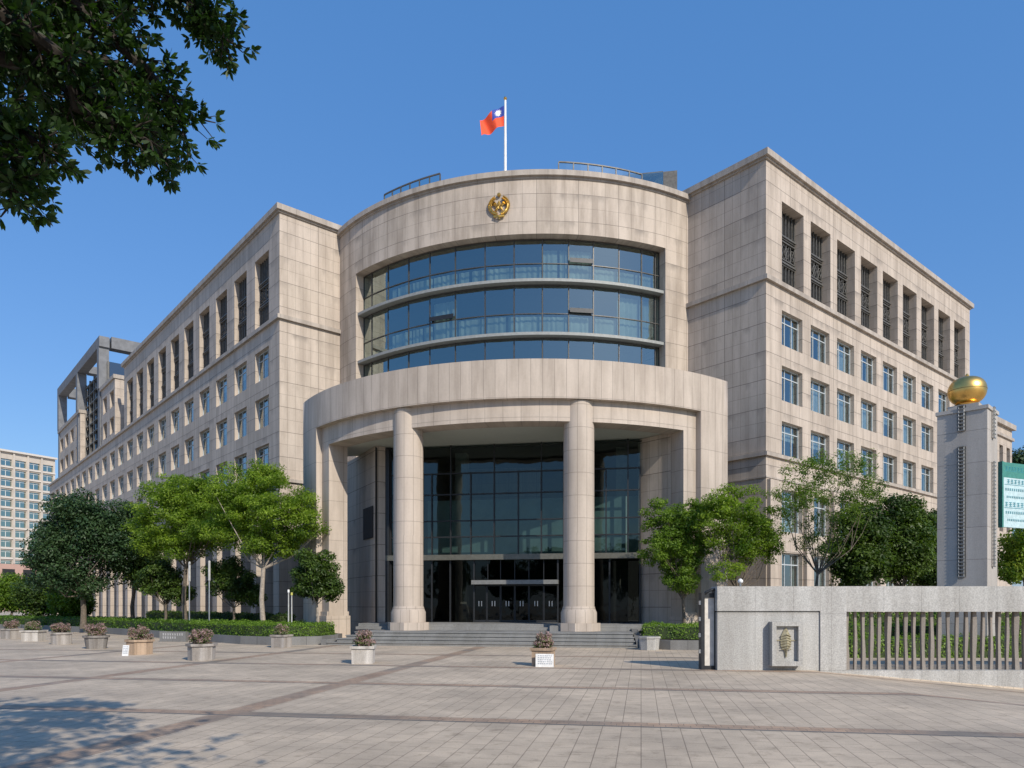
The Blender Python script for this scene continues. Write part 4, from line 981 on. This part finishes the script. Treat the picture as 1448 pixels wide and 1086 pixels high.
notice(770, 943.2, .58, .42, 'white notice board against the orange stained flower pot before the steps', .05)
sg = thing('stone_sign', 'low dark stone name sign at the kerb of the left planting bed', 'sign', Matrix.Translation(gp(244, 907.5)) @ Matrix.Rotation(GA, 4, 'Z'))
b = MB(); b.box(-.78, .78, 0, .25, 0, .55); b.build('slab', M_kerb, sg)
b = MB(); r_ = random.Random(4)
for j in range(2):
    for k in range(9-j*3):
        x = -.6+.14*k; z = .36-.17*j
        for q in range(4):
            if q < 2: b.box(x, x+.09, -.006, -.001, z+.045*q*1.6, z+.045*q*1.6+.014)
            else: b.box(x+.03*(q-1), x+.03*(q-1)+.014, -.008, -.001, z-.02, z+.09)
b.build('lettering', plain('pale_lettering', (.5,.5,.5), .6), sg)
# slim poles in front of the left pier
for px, mt, h, lab in ((408, M_white, 3.15, 'slim white post in the hedge bed before the left pier'), (412.5, plain('yellow_green_paint', (.55,.52,.12), .5), 3.0, 'slim post with yellow green tip beside the white post')):
    D = 39; o = thing('slim_post', lab, 'post', Matrix.Translation(((px-724)/F*D, D, .4)))
    b = MB(); b.tube([(0,0,0), (0,0,h-.9)], [.04, .03], 8); b.build('pole', M_lamp, o); b = MB(); b.tube([(0,0,h-.9), (0,0,h-.75)], .055, 8); b.build('cap', mt, o)
for px, D, lab in ((268, 45, 'white post lamp under the broad bright tree'), (296, 44, 'pale post lamp between the broad and the feathery tree')):
    o = thing('post_lamp', lab, 'lamp', Matrix.Translation(((px-724)/F*D, D, .4)))
    b = MB(); b.tube([(0,0,0), (0,0,3.05)], [.045, .04], 8); b.build('pole', M_steel, o); b = MB(); b.lathe([(.04, 3.0), (.07, 3.06), (.07, 4.2), (.03, 4.25)], 10); b.build('lantern', M_lamp, o)
for px, D, lab in ((1047, 27, 'small globe lamp peeping over the left end of the granite wall'),):
    z = at(px, 822, D).z; o = thing('post_lamp', lab, 'lamp', Matrix.Translation(((px-724)/F*D, D, 0)))
    b = MB(); b.tube([(0,0,0), (0,0,z-.1)], .03, 8); b.build('pole', M_steel, o); b = MB(); b.lathe([(.02, z-.1), (.09, z-.04), (.1, z), (.07, z+.07), (.02, z+.1)], 12); b.build('globe', M_white, o)

# ------------------------------------------------------------------ billboard on the right
bb = thing('billboard', 'white and green billboard on a post right of the pylon', 'billboard', frame((at(1417, 700, 30).x, 30, 0), R_(24)))
zt, zb = at(1417, 653, 30).z, at(1417, 745, 30).z
b = MB(); b.box(0, 3.3, 0, .12, zb, zt); b.build('board', plain('billboard_white', (.46,.60,.62), .5), bb)
b = MB(); b.box(-.03, .06, -.03, .15, zb-.02, zt+.02); b.box(.06, 3.3, -.006, -.001, zt-.62, zt); b.build('green_border', plain('billboard_green', (.05,.22,.18), .5), bb)
b = MB(); r_ = random.Random(8)
for z, h_, g in ((zt-.30, .17, 0), (zt-.85, .20, 0), (zt-1.15, .12, 0), (zt-1.45, .10, 0), (zt-1.8, .22, 0), (zt-2.1, .12, 0), (zt-2.4, .10, 0)):
    x = .18+r_.uniform(0, .15)
    while x < 2.4:
        for q in range(3):
            b.box(x, x+h_*.8, -.012, -.007, z+h_*q/3, z+h_*q/3+h_*.10)
        b.box(x+h_*.35, x+h_*.45, -.014, -.007, z-h_*.05, z+h_*.8); x += h_*1.15
    b.box(.15, 2.4, -.011, -.007, z-h_*.32, z-h_*.24) if h_ > .16 else None
b.build('lettering', plain('teal_lettering', (.03,.24,.30), .5), bb)
b = MB(); b.tube([(2.9, .25, 0), (2.9, .25, zt-.3)], .12, 12); b.build('post', M_steel, bb)

# ------------------------------------------------------------------ far buildings
hd = Vector((.508, .861, 0)); ht_ = thing('hotel_building', 'distant pale pink hotel block with rows of teal windows at the left edge', 'building', frame((-156+8.3*.508, 236+8.3*.861), math.atan2(.861, .508)))
M_hot = plain('hotel_render', (.48,.43,.375), .8, var=.12, scale=.4); M_pink = plain('hotel_pink_stone', (.42,.27,.22), .8)
G_hot = glass('hotel_glass', (.12,.2,.2), .38, refc=(.85,1.0,.9))
b = MB(); hs = []; wl = []
HT = 50.3
for r in range(11):
    z = HT-4.4-3.2*r
    for c in range(11): x = -3.6-4.15*c; hs.append((x-.2, x+3.0, z-.1, z+2.05, .6)); wl.append((x, z))
b.wall(-50, 0, 14.8, HT, hs); b.box(-50, 0, 0, 22, 14.8, HT, faces='XYZx'); b.build('wall', M_hot, ht_)
b = MB(); b.box(-50.3, .3, -.9, -.001, HT-.2, HT+.4); 
for r in range(11): b.box(-50, 0, -.35, -.001, HT-4.4-3.2*r-.75, HT-4.4-3.2*r-.35)
b.build('floor_bands', plain('hotel_band', (.56,.52,.47), .8), ht_)
b = MB()
pxs = [(-4.8-4.15*c) for c in range(12)]
for x in pxs: b.box(x+.2, x+.75, -.45, -.36, 15, HT-.2)
b.build('fins', M_hot, ht_)
wm = MB(); wm.box(-.2, 3.0, .55, .58, -.1, 2.05, mi=0, faces='y'); wm.box(1.3, 1.4, .48, .56, -.1, 2.05, mi=1); wm.box(-.2, 3.0, .4, .48, 1.55, 1.62, mi=1); wme = wm.mesh('hotel_window', [G_hot, M_white])
for x, z in wl[:]:
    if x > -26: link('window', wme, ht_, Matrix.Translation((x, 0, z)))
b = MB(); b.box(-49, -1, 1.2, 1.3, 15, HT-1, faces='y'); b.build('room_wall', M_room, ht_)
b = MB(); b.box(-50.2, .4, -1.2, 22, 0, 14.8, faces='xXyYzZ'); b.build('podium', M_pink, ht_)
b = MB(); 
for c in range(8): b.box(-4.4-6*c, -.8-6*c, -1.25, -1.201, 9.2, 13.2)
b.build('podium_window', M_dark, ht_)
b = MB(); b.box(-1.5, 6, 14, 22, HT-9, HT+2.5); b.build('roof_plant', M_pink, ht_)
# building right of the pylon
fb = thing('annex_building', 'far beige stone annex seen between the pylon and the billboard', 'building', frame(((1431-724)/F*82, 82), angB))
zt = at(1425, 603, 82).z
b = MB(); hs = [(-1.9-2.4*k, -.7-2.4*k, zt-6, zt-2.6, .5) for k in range(5)]+[(-1.9-2.4*k, -.7-2.4*k, zt-12, zt-9, .5) for k in range(5)]
b.wall(-14, 0, 0, zt, hs); b.box(-14, 0, 0, 14, 0, zt, faces='xXYZ'); b.build('wall', M_wing, fb)
b = MB(); b.box(-14.2, .3, -.35, -.001, zt-.5, zt+.05); b.box(-14.2, .2, -.2, -.001, zt-1.7, zt-1.4); b.build('cornice', M_trim, fb)
b = MB(); b.box(-13.8, -.2, .52, .6, 1, zt-.5, faces='y'); b.build('window', M_dark, fb)

# ------------------------------------------------------------------ overhanging tree at the upper left
def overhang():
    base = Vector((-7.2, 2.2, 0)); o = thing('overhanging_tree', 'dark leafy boughs reaching in at the upper left corner overhead', 'tree', Matrix.Translation(base))
    rng = np.random.default_rng(5)
    # boughs: photo positions at their own distance
    boughs = [
        ([(-260,60,4.6),(-80,90,5.0),(60,130,5.2),(150,190,5.4),(215,245,5.5)], 46),
        ([(-120,-60,5.0),(60,-20,5.3),(150,60,5.6),(225,130,5.7),(262,175,5.8),(285,222,5.8)], 50),
        ([(-100,-150,5.2),(120,-110,5.6),(250,-30,6.0),(305,45,6.1),(345,85,6.1)], 36),
        ([(-260,130,4.4),(-90,170,4.7),(0,195,4.9),(45,232,4.9),(78,262,4.9)], 44),
        ([(-220,90,4.4),(-80,200,4.6),(-10,270,4.7),(25,318,4.7)], 38),
        ([(-60,20,4.8),(30,60,5.0),(110,120,5.1),(120,190,5.2),(180,215,5.3),(240,248,5.4)], 46),
        ([(-40,-60,5.6),(60,10,5.9),(140,30,6.0),(190,45,6.1)], 50),
        ([(-60,-120,5.5),(120,-60,5.8),(230,-20,6.0),(300,30,6.1),(330,60,6.1)], 40),
        ([(-120,-20,5.2),(20,30,5.4),(90,90,5.5),(170,120,5.6),(235,190,5.7)], 50),
        ([(-80,40,5.4),(0,90,5.6),(40,150,5.7),(110,225,5.8)], 40)]
    b = MB(); LC = []; LA = []; LN = []
    hub = Vector((-5.6, 3.2, 5.2))
    b.tube([Vector((0,0,-.2)), Vector((.1, .1, 1.2)), Vector((.7, .4, 3.2)), hub-base], [.34, .27, .22, .17], 12)
    def rosette(p, axis, n, L):
        axis = axis.normalized(); sd_ = axis.orthogonal().normalized(); up = axis.cross(sd_)
        for k in range(n):
            a = 2.4*k+rng.uniform(0, .5); sp_ = rng.uniform(.35, 1.25)
            d = (axis*math.cos(sp_)+(sd_*math.cos(a)+up*math.sin(a))*math.sin(sp_)).normalized()
            LC.append(p+d*L*.1); LA.append(d*L*rng.uniform(.7, 1.2)); nn = d.cross(Vector(rng.normal(size=3))).normalized(); LN.append(nn)
    for path, cnt in boughs:
        cnt = int(cnt*1.25); path = [(x*.93-4, y*.92-22, d) for x, y, d in path]
        P = [at(*q)-base for q in path]; Q = [hub-base]+P
        r0 = .062; b.tube(Q, [r0*(1-i/len(Q))**.9+.008 for i in range(len(Q))], 7)
        seg = [(P[i], P[i+1]) for i in range(len(P)-1)]
        for k in range(cnt):
            t_ = (k+rng.uniform(0, 1))/cnt*len(seg); i = min(len(seg)-1, int(t_)); A_, B_ = seg[i]; p = A_.lerp(B_, t_-i)
            dr = (B_-A_).normalized(); off = Vector(rng.normal(size=3)); off -= dr*off.dot(dr)*.6; off.normalize()
            Lt = rng.uniform(.07, .30); e = p+(off*.75+dr*.65+Vector((0, 0, -.15))).normalized()*Lt; mm = (p+e)/2+Vector(rng.normal(size=3))*.02
            b.tube([p, mm, e], [.012, .008, .004], 4, caps=False)
            ax = (e-mm)
            rosette(e, ax, int(rng.integers(8, 13)), .078)
            rosette(mm, ax+Vector(rng.normal(size=3))*.03, int(rng.integers(3, 7)), .07)
            for q in range(2):
                e2 = mm+(ax.normalized()+Vector(rng.normal(size=3))*.7).normalized()*rng.uniform(.08, .2); b.tube([mm, e2], [.006, .003], 3, caps=False); rosette(e2, e2-mm, int(rng.integers(7, 11)), .075)
    # the rest of the crown, outside the frame above and to the left: coarser
    for k in range(6500):
        c = Vector((rng.uniform(-10, 1.2), rng.uniform(-3.5, 5.5), rng.uniform(5.0, 8.6)))-base; q = c+base
        if q.y > .5:
            u = 724+F*q.x/q.y; v = HY-F*(q.z-CH)/q.y
            if u > -40 and v > -45: continue
        if math.sin(q.x*1.7+q.z)+math.sin(q.y*2.1+q.x*.7)+rng.uniform(-.8, .8) < -.75: continue
        if q.x > -1.2 and q.y > 2.2+rng.uniform(-1,1): continue
        rosette(c, Vector(rng.normal(size=3)), 8, .15)
    for k in range(10):
        e = Vector((rng.uniform(-9, -4.6), rng.uniform(-2, 3), rng.uniform(5, 7.4)))-base; b.tube([hub-base, (hub-base+e)/2+Vector((0, 0, .3)), e], [.09, .05, .015], 6)
    b.build('trunk', plain('dark_bark', (.035,.028,.022), .95, var=.4, scale=9), o, smooth=True)
    n = len(LC); C = np.array([tuple(v) for v in LC]); A = np.array([tuple(v) for v in LA]); Nr = np.array([tuple(v) for v in LN]); S_ = np.cross(A, Nr)
    V = np.stack([C, C+A*.3+S_*.14, C+A*.68+S_*.19, C+A, C+A*.68-S_*.19, C+A*.3-S_*.14], 1).reshape(-1, 3)
    me = bpy.data.meshes.new('leaves'); me.vertices.add(6*n); me.vertices.foreach_set('co', V.ravel()); me.loops.add(6*n); me.loops.foreach_set('vertex_index', np.arange(6*n, dtype=np.int32))
    me.polygons.add(n); me.polygons.foreach_set('loop_start', np.arange(0, 6*n, 6, dtype=np.int32)); me.polygons.foreach_set('loop_total', np.full(n, 6, dtype=np.int32)); me.update(calc_edges=True)
    me.materials.append(L_over); link('crown', me, o)
overhang()

# trees across the street behind the camera: they stand in the reflections of the glass front
first = None
for i in range(11):
    x = -55+11*i+(i*37 % 5); D = -34-(i*13 % 7)
    if first is None:
        first = tree('street_tree', 'bushy street tree across the road facing the entrance', 'tree', (x, D, 0), [((x, D, 6.5), (4.6, 3.5, 3.8)), ((x+2, D, 9), (3, 2.5, 2.6))], 90, L_deep, M_bark, 70, 1.3, 130, .45, .25, .7, .3, 8, group='street trees across the road')
    else:
        c = copy_tree(first); c.location = (x, D, 0); c.rotation_euler.z = i*1.3; c.scale = (1, 1, .85+.07*(i % 5))
